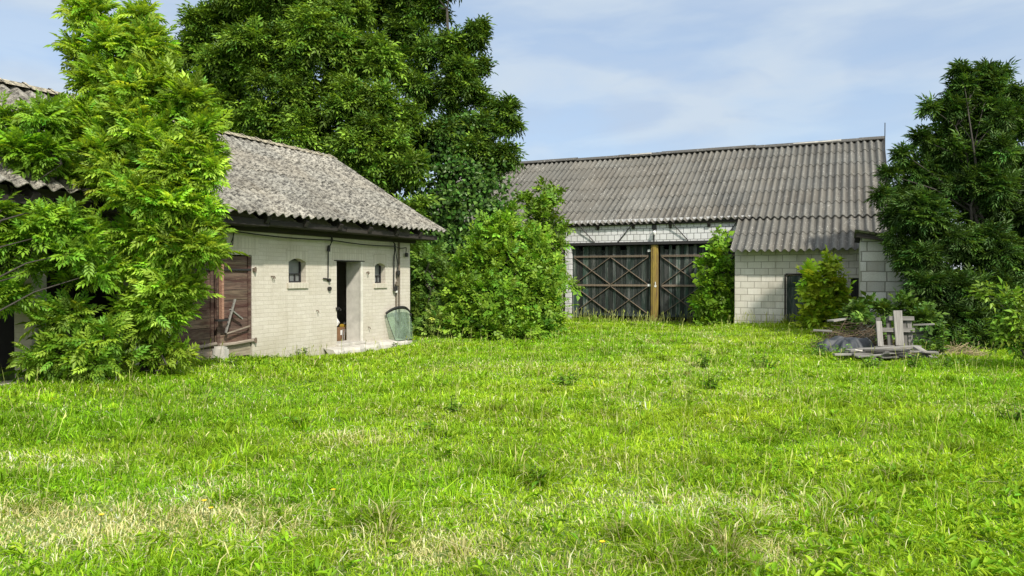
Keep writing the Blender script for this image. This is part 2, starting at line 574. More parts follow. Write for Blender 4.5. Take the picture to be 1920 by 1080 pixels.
def corrugated(mb, A, B, U, wave=0.225, amp=0.028, rows=4, lift=0.022, seed=0, sag=0.02, per=8, tint=0.05, ragged=0.02, trough=0.45):
    """corrugated sheets: eave line A-B, U climbs the slope"""
    rnd = random.Random(seed)
    A, B, U = Vector(A), Vector(B), Vector(U)
    E = B - A
    L = E.length
    N = E.normalized().cross(U.normalized())
    if N.z < 0:
        N = -N
    un = U.normalized()
    S = max(4, int(L / wave * per))
    sheetw = wave * 5
    nsh = int(L / sheetw) + 2
    ph = [rnd.uniform(0, 6.28) for _ in range(6)]
    for r in range(rows):
        t0, t1 = r / rows, (r + 1) / rows
        cols = [(1 + rnd.uniform(-tint, tint)) * (rnd.choice([1.22, .82]) if rnd.random() < .08 else 1) for _ in range(nsh)]
        warm = [rnd.uniform(-0.02, 0.02) for _ in range(nsh)]
        dz = [rnd.uniform(0, 0.005) for _ in range(nsh)]
        dn = [rnd.uniform(-ragged, ragged) * (0.6 if r else 1.0) for _ in range(nsh)]
        V, C = [], []
        ts = [t0, t0, (t0 + t1) / 2, t1 + 0.02 / rows]
        for k, t in enumerate(ts):
            for i in range(S + 1):
                s = L * i / S
                q = int(s / sheetw)
                w = amp * math.cos(2 * math.pi * s / wave)
                fr = (t - t0) / (t1 - t0)
                hgt = w + (lift + dz[q]) * (1 - fr) - (0.013 if k == 0 else 0)
                sg = sag * (math.sin(s * 0.45 + ph[0]) + 0.6 * math.sin(s * 1.1 + ph[1] + 2 * t)) - sag * 1.5 * math.sin(math.pi * t)
                edge = dn[q] if k <= 1 else 0.0
                p = A + E * (i / S) + U * t + un * edge * (1 if r or 1 else 0) + N * hgt + Vector((0, 0, sg))
                V.append(p)
                c = cols[q]
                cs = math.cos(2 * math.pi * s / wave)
                if cs < -0.35:              # colour is darkened in the troughs, by a varying amount
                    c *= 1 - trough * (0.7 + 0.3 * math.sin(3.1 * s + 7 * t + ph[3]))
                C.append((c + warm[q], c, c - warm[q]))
        n0 = len(mb.v)
        mb.v += [tuple(p) for p in V]
        mb.c += C
        W = S + 1
        for k in range(len(ts) - 1):
            for i in range(S):
                a = n0 + k * W + i
                mb.f.append((a, a + 1, a + W + 1, a + W))


# ================================================================== long brick shed
def make_shed():
    bz = -0.3
    root = empty("brick_shed", (SHED_X, 9.0, 0), "long low whitewashed brick shed with a mossy corrugated roof and a worn red double door", "shed")
    inv = Matrix.Translation((-SHED_X, -9.0, 0))

    def part(mb, name, mat, parent=None, **kw):
        mb.v = [tuple(inv @ Vector(p)) for p in mb.v]
        return mb.build(name, mat, parent or root, **kw)

    holes = [(2.95, 6.3, 0.2, 2.15, 0), (6.5, 7.85, 0.15, 2.15, 0), (8.55, 10.29, 0.1, 1.985, 0), (11.26, 11.76, 1.475, 1.95, 0.07),
             (12.74, 13.63, 0.15, 1.935, 0), (14.13, 14.55, 1.44, 1.90, 0.06)]
    w = MB()
    wall_panel(w, 'x', SHED_X, SHED_X - 0.38, 2.5, 15.62, bz, 2.78, holes)
    wall = part(w, "wall", M_BRICK)
    w = MB()
    wall_panel(w, 'x', -15.9, -15.52, 2.5, 15.62, bz, 2.78)
    part(w, "wall", M_BRICK)
    for y0, y1 in ((15.24, 15.615), (2.505, 2.88)):
        w = MB()
        wall_panel(w, 'y', y1, y0, -15.53, SHED_X - 0.375, bz, 2.78)
        tri = [(SHED_X - 0.01, 2.77), (-15.89, 2.77), (-12.8, 4.62)]
        w.add([(a, y1 - 0.002, z) for a, z in tri] + [(a, y0 + 0.002, z) for a, z in tri], [(0, 1, 2), (3, 5, 4), (0, 2, 5, 3), (1, 4, 5, 2)])
        part(w, "gable_wall", M_BRICK_END)
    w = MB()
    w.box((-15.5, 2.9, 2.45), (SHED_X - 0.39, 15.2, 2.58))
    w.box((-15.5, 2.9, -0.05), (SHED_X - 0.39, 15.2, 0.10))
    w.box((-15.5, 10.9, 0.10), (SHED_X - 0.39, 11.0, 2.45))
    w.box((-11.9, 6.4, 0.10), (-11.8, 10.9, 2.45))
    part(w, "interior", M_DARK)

    # roof
    m = MB()
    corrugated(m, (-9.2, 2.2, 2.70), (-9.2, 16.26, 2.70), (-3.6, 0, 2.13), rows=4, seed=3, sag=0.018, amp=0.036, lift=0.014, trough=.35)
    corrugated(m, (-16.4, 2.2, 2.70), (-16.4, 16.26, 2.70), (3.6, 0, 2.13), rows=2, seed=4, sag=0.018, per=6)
    roof = part(m, "roof", M_ROOF_OLD, smooth_=False)
    m = MB()      # ridge tiles with scalloped edge
    y = 2.2
    while y < 16.2:
        yl = min(y + 0.46, 16.3)
        for sgn in (1, -1):
            m.add([(-12.8, y, 4.875), (-12.8, yl, 4.885), (-12.8 + sgn * 0.20, yl, 4.775), (-12.8 + sgn * 0.20, y, 4.765)], [(0, 1, 2, 3)], (1.5, 1.4, 1.15))
            m.add([(-12.8, y - 0.03, 4.905), (-12.8, y + 0.03, 4.905), (-12.8 + sgn * 0.21, y + 0.03, 4.785), (-12.8 + sgn * 0.21, y - 0.03, 4.785)], [(0, 1, 2, 3)], (1.6, 1.5, 1.25))
        y += 0.45
    part(m, "ridge_cap", M_ROOF_OLD, roof)
    # boxed eave of dark boards
    m = MB()
    m.box((SHED_X - 0.1, 2.4, 2.415), (SHED_X + 0.09, 15.75, 2.60))
    y = 2.5
    while y < 15.9:
        L = random.uniform(1.6, 3.0)
        m.box((SHED_X + 0.092, y, 2.50 + random.uniform(-0.02, 0.02)), (-9.33, min(y + L - 0.02, 16.0), 2.60), (random.uniform(.7, 1.2),) * 3)
        y += L
    part(m, "eave_board", M_DARKWOOD)
    for y in np.arange(2.9, 16.1, 1.02):
        m = MB()
        m.bar((-9.27, y, 2.58), (-12.7, y, 4.60), 0.09, 0.12)
        part(m, "rafter", M_DARKWOOD)

    # windows
    for (y0, y1, z0, z1) in ((11.26, 11.76, 1.475, 1.95), (14.13, 14.55, 1.44, 1.90)):
        m = MB()
        xf = SHED_X - 0.17
        for a, b in (((y0, z0), (y0 + .035, z1)), ((y1 - .035, z0), (y1, z1)), ((y0 + .035, z0), (y1 - .035, z0 + .03)), ((y0 + .035, z1 - .03), (y1 - .035, z1))):
            m.box((xf, a[0] + .001, a[1] + .001), (xf + 0.05, b[0] - .001, b[1] - .001))
        zb = z0 + 0.16
        m.box((xf + .002, y0 + .036, zb), (xf + .045, y1 - .036, zb + .022))
        n = 2
        for k in range(1, n + 1):
            yy = y0 + (y1 - y0) * k / (n + 1)
            m.box((xf + .004, yy - .011, z0 + .03), (xf + .042, yy + .011, zb))
        wf = part(m, "window", M_SASH)
        m = MB()
        m.box((xf + 0.008, y0 + .03, z0 + .02), (xf + 0.016, y1 - .03, z1 - .02))
        part(m, "pane", M_PANE, wf)
        m = MB()
        m.box((SHED_X - 0.02, y0 - 0.05, z0 - 0.115), (SHED_X + 0.035, y1 + 0.05, z0 - 0.004))
        part(m, "sill", M_SOLDIER, bevel=0.006)
    # flat brick arches over openings
    for (y0, y1, z0, z1, k) in ((11.19, 11.83, 1.955, 2.21, .07), (14.07, 14.61, 1.905, 2.15, .06), (12.6, 13.8, 1.945, 2.2, 0), (8.4, 10.45, 2.0, 2.3, 0)):
        m = MB()
        n = 8
        for i in range(n):
            ta, tb = i / n, (i + 1) / n
            ya, yb = y0 + (y1 - y0) * ta, y0 + (y1 - y0) * tb
            la, lb = z0 - k * (2 * ta - 1) ** 2, z0 - k * (2 * tb - 1) ** 2
            ua, ub = z1 - k * (2 * ta - 1) ** 2, z1 - k * (2 * tb - 1) ** 2
            x = SHED_X + 0.006
            m.add([(x, ya, la), (x, yb, lb), (x, yb, ub), (x, ya, ua), (x - .05, ya, la), (x - .05, yb, lb), (x - .05, yb, ub), (x - .05, ya, ua)],
                  [(0, 1, 2, 3), (0, 4, 5, 1), (3, 2, 6, 7)] + ([(0, 3, 7, 4)] if i == 0 else []) + ([(1, 5, 6, 2)] if i == n - 1 else []))
        part(m, "brick_arch", M_SOLDIER)
    # doorway: limewashed right reveal, steel lintel, threshold
    m = MB()
    m.box((SHED_X - 0.40, 13.60, 0.16), (SHED_X - 0.03, 13.628, 1.93))
    m.box((SHED_X - 0.03, 13.585, 0.16), (SHED_X + 0.012, 13.65, 1.93), (1.1, 1.1, 1.1))
    part(m, "door_jamb", M_REVEAL)
    m = MB()
    m.box((SHED_X - 0.36, 12.66, 1.925), (SHED_X + 0.014, 13.72, 1.945))
    part(m, "lintel", M_IRON)
    m = MB()
    m.box((SHED_X - 0.40, 12.70, 0.10), (SHED_X + 0.10, 13.66, 0.165), jit=0.008)
    part(m, "threshold", M_CONCRETE, bevel=0.015)
    m = MB()
    m.box((SHED_X + 0.003, 12.70, 0.88), (SHED_X + 0.03, 12.80, 0.94))
    m.tube([(SHED_X + .02, 12.78, .91), (SHED_X + .07, 12.78, .91), (SHED_X + .07, 12.78, .86)], 0.012)
    part(m, "door_latch", M_IRON)

    # red double door
    def leaf(y0, y1, hinge, ang, zlow):
        d = bpy.data.objects.new("door", None)
        xw = SHED_X - 0.03
        mb, low = MB(), MB()
        M = Matrix.Translation((xw, hinge, 0)) @ Matrix.Rotation(ang, 4, 'Z') @ Matrix.Translation((-xw, -hinge, 0))
        z = zlow
        k = 0
        while z < 1.95:
            hh = min(random.uniform(0.13, 0.19), 1.965 - z)
            if k == 0:
                hh = 0.24
            c = random.uniform(0.7, 1.35)
            t = low if z < zlow + 0.2 else mb
            t.box((xw - 0.035, y0 + 0.005, z + 0.003), (xw, y1 - 0.005, z + hh - 0.004), (c, c * random.uniform(.9, 1.05), c * .95), M, 0.003)
            z += hh
            k += 1
        d = part(mb, "door", M_REDDOOR)
        part(low, "bottom_board", M_DOORGREY, d)
        st = MB()
        for a in (y0 + 0.004, y1 - 0.07):
            st.box((xw + 0.002, a, zlow + 0.24), (xw + 0.028, a + 0.066, 1.955), (0.8, 0.75, 0.75), M, 0.002)
        part(st, "stile", M_REDDOOR, d)
        hg = MB()
        for zz in (1.72,):
            hg.box((xw + 0.03, y0 + 0.1, zz - 0.018), (xw + 0.038, y1 - 0.002, zz + 0.018), (1, 1, 1), M)
        part(hg, "strap_hinge", M_IRON, d)
        bar = MB()
        bar.tube([M @ Vector((xw + 0.045, y0 + 0.02, 0.40)), M @ Vector((xw + 0.045, (y0 + y1) / 2, 0.405)), M @ Vector((xw + 0.045, y1 + 0.02, 0.43))], 0.034, 8)
        part(bar, "rail", M_DOORGREY, d)
        return d, M
    d2, M2 = leaf(9.50, 10.275, 10.275, R(-2.5), 0.17)
    d1, M1 = leaf(8.57, 9.48, 8.57, R(5), 0.12)
    m = MB()
    m.bar((SHED_X + 0.06, 9.60, 0.62), (SHED_X + 0.10, 9.78, 1.20), 0.03, 0.03)
    m.bar((SHED_X + 0.07, 9.70, 1.02), (SHED_X + 0.06, 9.98, 0.84), 0.05, 0.025)
    part(m, "prop_stick", M_GREYWOOD, d2)
    m = MB()
    m.bar((SHED_X + .05, 9.62, 0.60), (SHED_X + .045, 10.18, 0.70), 0.025, 0.02)
    part(m, "batten", M_DOORGREY, d2)
    m = MB()
    m.bar((SHED_X + 0.11, 9.46, 0.86), (SHED_X + 0.10, 9.47, 1.80), 0.05, 0.07, (1.2, .8, .7))
    part(m, "meeting_strip", M_DOORGREY, d1)
    m = MB()
    m.box((SHED_X + .075, 9.34, 0.83), (SHED_X + .15, 9.58, 0.865))
    part(m, "latch", M_IRON, d1)
    for z in (1.72, 0.43):
        m = MB()
        m.box((SHED_X + 0.002, 10.30, z - .03), (SHED_X + 0.05, 10.36, z + .03))
        m.tube([(SHED_X + .05, 10.33, z - .05), (SHED_X + .05, 10.33, z + .05)], .018)
        part(m, "pintle", M_RUST)

    # hooks and bolts on the wall
    for (y, z) in ((10.78, 1.60), (10.82, 1.60), (12.08, 0.90), (13.83, 1.70), (13.80, 1.68), (13.86, 0.45)):
        m = MB()
        m.tube([(SHED_X, y, z), (SHED_X + .05, y, z), (SHED_X + .055, y + .01, z - .045)], .011, 6)
        part(m, "hook", M_RUST)

    # overhead wire along the wall
    def wire(pts, r, n=14):
        out = []
        for a, b in zip(pts[:-1], pts[1:]):
            for k in range(n):
                t = k / n
                out.append(tuple(np.array(a) * (1 - t) + np.array(b) * t - np.array([0, 0, 0.03 * math.sin(math.pi * t)])))
        out.append(pts[-1])
        m = MB()
        m.tube(out, r, 6)
        part(m, "wire", M_CABLE)
    xo = SHED_X + 0.13
    wire([(xo, 4.0, 2.41), (xo, 9.72, 2.385), (xo, 12.42, 2.35), (xo, 14.74, 2.31)], 0.013)
    for y, z in ((9.72, 2.385), (12.42, 2.35), (14.76, 2.31)):
        m = MB()
        m.tube([(SHED_X + 0.09, y, z + .09), (xo, y, z + .06), (xo, y, z - 0.02)], 0.016, 6)
        m.tube([(xo, y, z - .03), (xo, y, z + .06)], [.03, .022], 8)
        part(m, "insulator", M_IRON)
    wire([(xo, 9.74, 2.36), (SHED_X + .03, 9.72, 2.12)], 0.008)
    wire([(SHED_X + .05, 9.80, 2.36), (SHED_X + .03, 9.80, 2.14)], 0.008)
    wire([(xo, 12.42, 2.34), (SHED_X + .03, 12.43, 2.2), (SHED_X + .02, 12.43, 1.56)], 0.012)
    m = MB()
    m.tube([(SHED_X + .05, 12.41, 2.12), (SHED_X + .05, 12.43, 2.24)], [.04, .03], 8)
    part(m, "insulator", M_IRON)
    m = MB()
    m.bar((SHED_X + .03, 12.27, 1.555), (SHED_X + .03, 12.50, 1.535), .025, .025)
    m.tube([(SHED_X + .0, 12.45, 1.52), (SHED_X + .06, 12.45, 1.52)], .035, 8)
    part(m, "light_switch", M_IRON)
    m = MB()
    m.tube([(SHED_X + .0, 12.47, 1.34), (SHED_X + .05, 12.47, 1.34)], .045, 8)
    part(m, "socket", M_IRON)
    wire([(xo, 14.76, 2.30), (SHED_X + .04, 14.86, 2.1), (SHED_X + .03, 14.86, 1.35)], 0.016)
    wire([(SHED_X + .05, 14.90, 2.3), (SHED_X + .04, 15.02, 1.9), (SHED_X + .04, 14.96, 1.6)], 0.011)
    wire([(xo, 14.76, 2.31), (xo - .03, 15.3, 2.3), (SHED_X + .05, 15.36, 2.16)], 0.010)
    m = MB()
    m.tube([(SHED_X + .04, 15.08, 2.42), (SHED_X + .04, 15.08, 0.12)], .024, 8)
    part(m, "downpipe", M_PIPE)
    m = MB()
    m.tube([(SHED_X + .03, 14.99, 1.72), (SHED_X + .03, 15.03, 1.5), (SHED_X + .03, 14.97, 1.25), (SHED_X + .03, 14.96, 0.12)], .022, 7)
    part(m, "conduit", M_PIPE)
    for (y, z, s, mt) in ((14.99, 1.68, .05, M_IRON), (14.95, 1.42, .05, M_PIPE), (14.87, 1.30, .055, M_IRON), (14.90, 1.235, .03, M_WHITE), (15.36, 2.12, .045, M_IRON)):
        m = MB()
        m.box((SHED_X + .045, y - s, z - s), (SHED_X + .1, y + s, z + s * 1.1))
        part(m, "junction_box", mt, bevel=0.012)
    # worn concrete apron along the foot of the wall
    m = MB()
    n = 16
    V = []
    for i in range(n + 1):
        y = 12.3 + 3.05 * i / n
        w_ = 0.28 + 0.06 * math.sin(i * 1.9) + 0.05 * random.random()
        for x, z in ((SHED_X + .002, 0.11), (SHED_X + w_ - .05, 0.085 + random.uniform(-.012, .012)), (SHED_X + w_, 0.03), (SHED_X + w_ + .02, -0.2)):
            V.append((x, y + random.uniform(-.03, .03) * (0 < i < n), z))
    Fs = [(i * 4 + k, (i + 1) * 4 + k, (i + 1) * 4 + k + 1, i * 4 + k + 1) for i in range(n) for k in range(3)]
    Fs += [(0, 1, 2, 3), (n * 4 + 3, n * 4 + 2, n * 4 + 1, n * 4)]
    m.add(V, Fs)
    part(m, "apron", M_CONCRETE)


make_shed()


# ------------------------------------------------------------------ small things by the shed
def rock(name, loc, size, mat, label, cat, group=None, seed=0, square=0.0):
    rnd = random.Random(seed)
    root_v = []
    import bmesh
    bm = bmesh.new()
    if square:
        bmesh.ops.create_cube(bm, size=1.0)
        bmesh.ops.bevel(bm, geom=bm.edges[:], offset=0.12, segments=2, affect='EDGES')
    else:
        bmesh.ops.create_icosphere(bm, subdivisions=2, radius=0.5)
    ax = [Vector((rnd.gauss(0, 1), rnd.gauss(0, 1), rnd.gauss(0, 1))).normalized() for _ in range(7)]
    for v in bm.verts:
        if not square:
            for a in ax:
                d = v.co.dot(a) - 0.33
                if d > 0:
                    v.co -= a * d * 0.85
        v.co = Vector((v.co.x * size[0], v.co.y * size[1], v.co.z * size[2]))
        v.co += Vector((rnd.uniform(-1, 1), rnd.uniform(-1, 1), rnd.uniform(-1, 1))) * 0.03 * min(size)
    mb = MB()
    bm.verts.index_update()
    mb.add([v.co.copy() for v in bm.verts], [tuple(v.index for v in f.verts) for f in bm.faces])
    bm.free()
    o = mb.build(name, mat)
    o.location = loc
    o.rotation_euler = (rnd.uniform(-.15, .15), rnd.uniform(-.15, .15), rnd.uniform(0, 3) if not square else 0.3)
    return tag(o, label, cat, group)


rock("stone_block", (-9.57, 9.22, 0.27), (0.22, 0.2, 0.30), M_CONCRETE, "pale squared concrete block standing in front of the red double door", "block", seed=2, square=1)
for i, (y, x, s, z) in enumerate(((8.25, -9.5, .2, .27), (8.42, -9.45, .16, .27), (8.58, -9.55, .22, .28), (8.75, -9.5, .15, .25), (8.52, -9.62, .16, .40), (8.9, -9.42, .13, .23), (8.35, -9.62, .14, .37), (8.1, -9.35, .13, .25))):
    rock("rubble_stone", (x, y, z), (s, s * 1.2, s * .7), M_STONE, "brownish broken stone in the small rubble heap left of the red door", "stone", "rubble stones left of the red door", seed=i + 20)


def make_windscreen():
    base = Vector((SHED_X + 0.27, 14.46, 0.08))
    root = empty("windscreen", base, "greenish curved car windscreen with a black top edge leaning on the shed corner", "windscreen")
    W, Hh = 1.06, 0.80
    nu, nv = 18, 12

    def P(u, v, off=0.0):
        # outline: narrower at the foot, bowed top with rounded corners
        top = Hh * (1.0 - 0.17 * abs(2 * u - 1) ** 2.4)
        yl, yr = 0.20 * max(0.0, 1 - v) ** 1.2, W * (1.0 - 0.05 * (1 - v))
        y = yl + (yr - yl) * u
        z = top * v
        bow = 0.12 * (1 - (2 * u - 1) ** 2)
        x = -0.16 * (z / Hh) - 0.07 + bow * 0.8 + off
        return Vector((x, y, z))
    m = MB()
    V = [P(i / nu, j / nv) for j in range(nv + 1) for i in range(nu + 1)]
    m.add(V, [(j * (nu + 1) + i, j * (nu + 1) + i + 1, (j + 1) * (nu + 1) + i + 1, (j + 1) * (nu + 1) + i) for j in range(nv) for i in range(nu)])
    m.build("glass", M_GLASS, root, smooth_=True)
    m = MB()
    V, Fs = [], []
    for i in range(nu + 1):
        u = i / nu
        wdt = 0.065 + 0.03 * u
        V += [P(u, 1 - wdt, .004), P(u, 1.0, .004), P(u, 1.012, -.004), P(u, 1 - wdt, -.006)]
    for i in range(nu):
        a = 4 * i
        for k in range(4):
            Fs.append((a + k, a + 4 + k, a + 4 + (k + 1) % 4, a + (k + 1) % 4))
    m.add(V, Fs)
    m.build("top_band", M_CABLE, root, smooth_=True)
    m = MB()
    m.tube([P(0, j / 10, .003) for j in range(11)], 0.007, 5)
    m.tube([P(i / 12, 0.0, .003) for i in range(13)], 0.006, 5)
    m.build("seal", M_CABLE, root)
    m = MB()
    c = P(0.95, 0.84, .012)
    m.tube([c + Vector((-.012, 0, 0)), c + Vector((.016, 0, 0))], 0.035, 10)
    m.build("clip", M_IRON, root)


make_windscreen()

m = MB()
c = Vector((-10.55, 13.58, 0.105))
t = empty("cardboard_box", c, "brown cardboard box with a white label just inside the dark doorway", "box")
m.box((-.14, -.16, 0), (.14, .12, .34)); m.build("box_body", M_CARD, t, bevel=0.008)
m = MB(); m.box((.141, -.06, .17), (.146, .04, .28)); m.build("paper_label", M_WHITE, t)
t = empty("yellow_canister", (-10.52, 13.83, 0.105), "yellow plastic canister beside the cardboard box in the doorway", "canister")
m = MB(); m.box((-.1, -.09, 0), (.1, .08, .40)); m.build("canister_body", M_YELLOW, t, bevel=0.03)
m = MB(); m.tube([(0, 0, .398), (0, 0, .44)], .03, 10); m.build("cap", M_WHITE, t)
o = MB().tube([(0, 0, 0), (.02, .06, .10), (-.05, .10, .16), (-.1, .02, .12)], [.03, .05, .045, .02], 7).build("rag", M_WHITE)
o.location = (-10.55, 13.52, 0.46)
tag(o, "crumpled white rag lying on the cardboard box in the doorway", "rag")
for i in range(2):
    o = MB().tube([(0, 0, 0), (-.06, .10 + .03 * i, .3)], .011, 6).build("stick", M_GREYWOOD)
    o.location = (-10.34, 13.50 + .05 * i, 0.105)
    tag(o, "thin pale stick leaning in the open shed doorway", "stick", "sticks leaning in the shed doorway")


# ================================================================== barn
BY = 25.5
BK = BY / 25.8


def make_barn():
    root = empty("barn", (-6.2, BY, 0), "long barn with a big grey corrugated roof, plank gates and a low block annexe", "barn")
    inv = Matrix.Translation((6.2, -BY, 0))

    def part(mb, name, mat, parent=None, k=False, **kw):
        if k:
            mb.v = [(p[0] * BK, p[1], EYE + (p[2] - EYE) * BK) for p in mb.v]
        mb.v = [tuple(inv @ Vector(p)) for p in mb.v]
        return mb.build(name, mat, parent or root, **kw)
    # main walls
    m = MB(); wall_panel(m, 'y', BY, BY + .3, -16.2, -9.58, -.3, 3.62); part(m, "wall", M_PLASTER)
    m = MB(); m.box((-9.58, BY - .035, -.3), (-9.36, BY + .3, 2.82)); part(m, "gate_pillar", M_BAND, k=True)
    m = MB(); m.box((-9.62, BY - .03, 2.825), (-3.0, BY + .28, 3.64)); part(m, "wall", M_BAND, k=True)
    m = MB(); m.box((-9.60, BY - .06, 2.725), (-3.0, BY + .26, 2.825)); part(m, "lintel", M_IRON, k=True)
    m = MB(); wall_panel(m, 'x', 1.0, .7, 25.9, 36.2, -.3, 3.4); wall_panel(m, 'x', 1.0, .7, 24.3, 25.9, -.3, 2.5)
    tri = [(25.9, 3.39), (36.2, 3.39), (31.0, 6.3)]
    m.add([(.998, a, z) for a, z in tri] + [(.702, a, z) for a, z in tri], [(0, 1, 2), (3, 5, 4), (0, 2, 5, 3), (1, 4, 5, 2)])
    part(m, "gable_wall", M_PLASTER)
    m = MB(); wall_panel(m, 'x', -16.2, -15.9, 26.1, 36.4, -.3, 3.5)
    tri = [(26.1, 3.49), (36.4, 3.49), (31.0, 6.5)]
    m.add([(-16.19, a, z) for a, z in tri] + [(-15.91, a, z) for a, z in tri], [(0, 1, 2), (3, 5, 4), (0, 2, 5, 3), (1, 4, 5, 2)])
    part(m, "gable_wall", M_PLASTER)
    m = MB(); wall_panel(m, 'y', 36.5, 36.2, -15.9, .7, -.3, 3.5); part(m, "wall", M_PLASTER)
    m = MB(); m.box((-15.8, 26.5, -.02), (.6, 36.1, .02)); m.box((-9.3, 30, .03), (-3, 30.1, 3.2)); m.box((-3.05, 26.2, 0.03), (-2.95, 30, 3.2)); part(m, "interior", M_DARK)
    # annexe walls
    m = MB()
    wall_panel(m, 'y', 24.0, 24.28, -3.25, .98, -.3, 2.62, [(-1.72, -1.12, -.1, 1.62, 0), (.06, .62, -.1, 1.55, 0)])
    wall_panel(m, 'x', -3.252, -2.97, 24.285, 25.75, -.3, 2.62)
    part(m, "annexe_wall", M_BLOCK)
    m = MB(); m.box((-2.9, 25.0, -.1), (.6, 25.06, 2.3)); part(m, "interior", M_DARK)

    # roofs
    m = MB()
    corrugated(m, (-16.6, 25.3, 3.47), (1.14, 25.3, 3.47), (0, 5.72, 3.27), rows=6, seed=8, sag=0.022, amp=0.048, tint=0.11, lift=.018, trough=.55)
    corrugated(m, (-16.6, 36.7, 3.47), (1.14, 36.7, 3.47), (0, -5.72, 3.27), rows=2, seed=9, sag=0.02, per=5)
    roof = part(m, "roof", M_ROOF, smooth_=False)
    m = MB()
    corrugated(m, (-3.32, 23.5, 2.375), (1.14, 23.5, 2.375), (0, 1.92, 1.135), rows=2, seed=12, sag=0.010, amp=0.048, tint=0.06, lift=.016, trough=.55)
    part(m, "annexe_roof", M_ROOF, smooth_=False)
    m = MB()
    x = -16.6
    k = 0
    while x < 1.1:
        xl = min(x + 1.9, 1.18)
        z = 6.80 + 0.022 * math.sin(x * .8) + random.uniform(-.012, .012)
        for sgn in (1, -1):
            m.add([(x, 31.02, z + .05), (xl, 31.02, z + .05), (xl, 31.02 - sgn * .22, z - .07), (x, 31.02 - sgn * .22, z - .07),
                   (xl, 31.02 - sgn * .22, z - .10), (x, 31.02 - sgn * .22, z - .10)], [(0, 1, 2, 3), (3, 2, 4, 5)], (.55, .55, .56))
        x += 1.88
        k += 1
    part(m, "ridge_cap", M_ROOF, roof)
    for x in (-8.0, -1.5, -.7):
        m = MB(); m.box((x - .5, 30.80, 6.755), (x + .4, 30.84, 6.80), jit=.02)
        part(m, "ridge_mortar", M_CONCRETE, roof)
    m = MB(); m.bar((1.16, 25.2, 3.36), (1.16, 31.02, 6.70), .03, .16); part(m, "verge_board", M_DARKWOOD)
    m = MB(); m.box((-9.5, 25.36, 3.40), (-3.1, 25.46, 3.50)); part(m, "eave_beam", M_DARKWOOD)
    for x in np.arange(-16, 1, 1.3):
        m = MB(); m.bar((x, 25.38, 3.32), (x, 30.95, 6.48), .09, .13); part(m, "rafter", M_DARKWOOD)
    m = MB(); m.tube([(1.20, 30.9, 4.9), (1.20, 31.05, 6.85), (1.20, 31.05, 7.35)], .016, 6); part(m, "lightning_rod", M_IRON)

    # struts on the white band
    for (xa, za, xb, zb) in ((-8.95, 3.42, -8.42, 2.83), (-7.02, 3.42, -7.55, 2.83), (-5.55, 3.42, -5.05, 2.83), (-3.42, 3.42, -3.85, 2.83)):
        m = MB(); m.tube([(xa, BY - .16, za), (xb, BY - .06, zb)], .019, 6); part(m, "strut", M_IRON, k=True)
    m = MB()
    m.tube([(-6.24, BY - .05, 3.45), (-6.24, BY - .05, 2.82)], .022, 6)
    m.box((-6.32, BY - .07, 3.25), (-6.16, BY - .03, 3.44))
    m.tube([(-6.24, BY - .05, 3.22), (-6.24, BY - .16, 3.21)], .02, 6)
    lamp = part(m, "lamp_bracket", M_IRON, k=True)
    m = MB(); m.tube([(-6.20, BY - .15, 3.07), (-6.20, BY - .16, 3.14), (-6.20, BY - .16, 3.20)], [.06, .07, .03], 10); part(m, "lamp_glass", M_WHITE, lamp, k=True)

    # gate leaves
    GY = BY + 0.16

    def gate(x0, x1, rnd):
        pl = MB()
        x = x0
        while x < x1 - .03:
            wdt = min(rnd.uniform(.10, .17), x1 - x)
            c = rnd.choice([.35, .5, .7, 1, 1.3, 1.9, 2.6])
            top = 2.70 - rnd.choice([0, 0, 0, 0, .06, .15, .02])
            bot = .12 + rnd.choice([0, 0, .03, .08])
            yy = GY + rnd.uniform(-.008, .008)
            pl.box((x + .004, yy, bot), (x + wdt - .006, yy + .03, top), (c, c * rnd.uniform(1, 1.05), c * rnd.uniform(.95, 1.05)), None, .004)
            x += wdt
        g = part(pl, "gate_door", M_GATE, k=True)
        y = GY - .045
        xm = (x0 + x1) / 2
        for z, cc in ((2.32, .9), (1.27, 1.15)):
            r = MB()
            r.box((x0 + .06, y - .012, z - .035), (x1 - .06, y + .03, z + .035), (cc, cc, cc), None, .005)
            part(r, "rail", M_RUST, g, k=True)
        r = MB()
        r.box((x0 + .06, y - .01, .17), (x1 - .06, y + .03, .25), (.7, .8, .8), None, .006)
        part(r, "rail", M_GATE, g, k=True)
        k = 0
        for za, zb in ((1.31, 2.28), (.26, 1.23)):
            for xa, xb in ((x0 + .08, xm - .02), (xm + .02, x1 - .08)):
                for s in (0, 1):
                    r = MB()
                    p, q = ((xa, za), (xb, zb)) if s else ((xb, za), (xa, zb))
                    yy = y + .014 - .022 * s
                    r.bar((p[0], yy, p[1]), (q[0], yy, q[1]), .02, .058, (rnd.uniform(.8, 1.2),) * 3, up=(0, 1, 0.01))
                    part(r, "brace", M_RUST, g, k=True)
        return g
    rnd = random.Random(5)
    g1 = gate(-9.34, -6.42, rnd)
    g2 = gate(-6.08, -3.22, rnd)
    r = MB(); r.box((-9.33, GY - .07, .1), (-9.10, GY - .045, 1.24), (2.6, 2.6, 2.6)); part(r, "patch_board", M_GATE, g1, k=True)
    for z in (1.27, 1.45, 2.5):
        r = MB(); r.box((-6.50, GY - .075, z - .03), (-6.40, GY - .04, z + .05)); part(r, "hinge", M_WHITE if z != 1.45 else M_IRON, g1, k=True)
    r = MB(); r.tube([(-6.2, BY + .02, 1.25), (-6.2, BY - .015, 1.25)], .04, 8); r.tube([(-6.2, BY - .005, 1.29), (-6.2, BY - .02, 1.40)], .02, 6)
    part(r, "padlock", M_WHITE, g1, k=True)
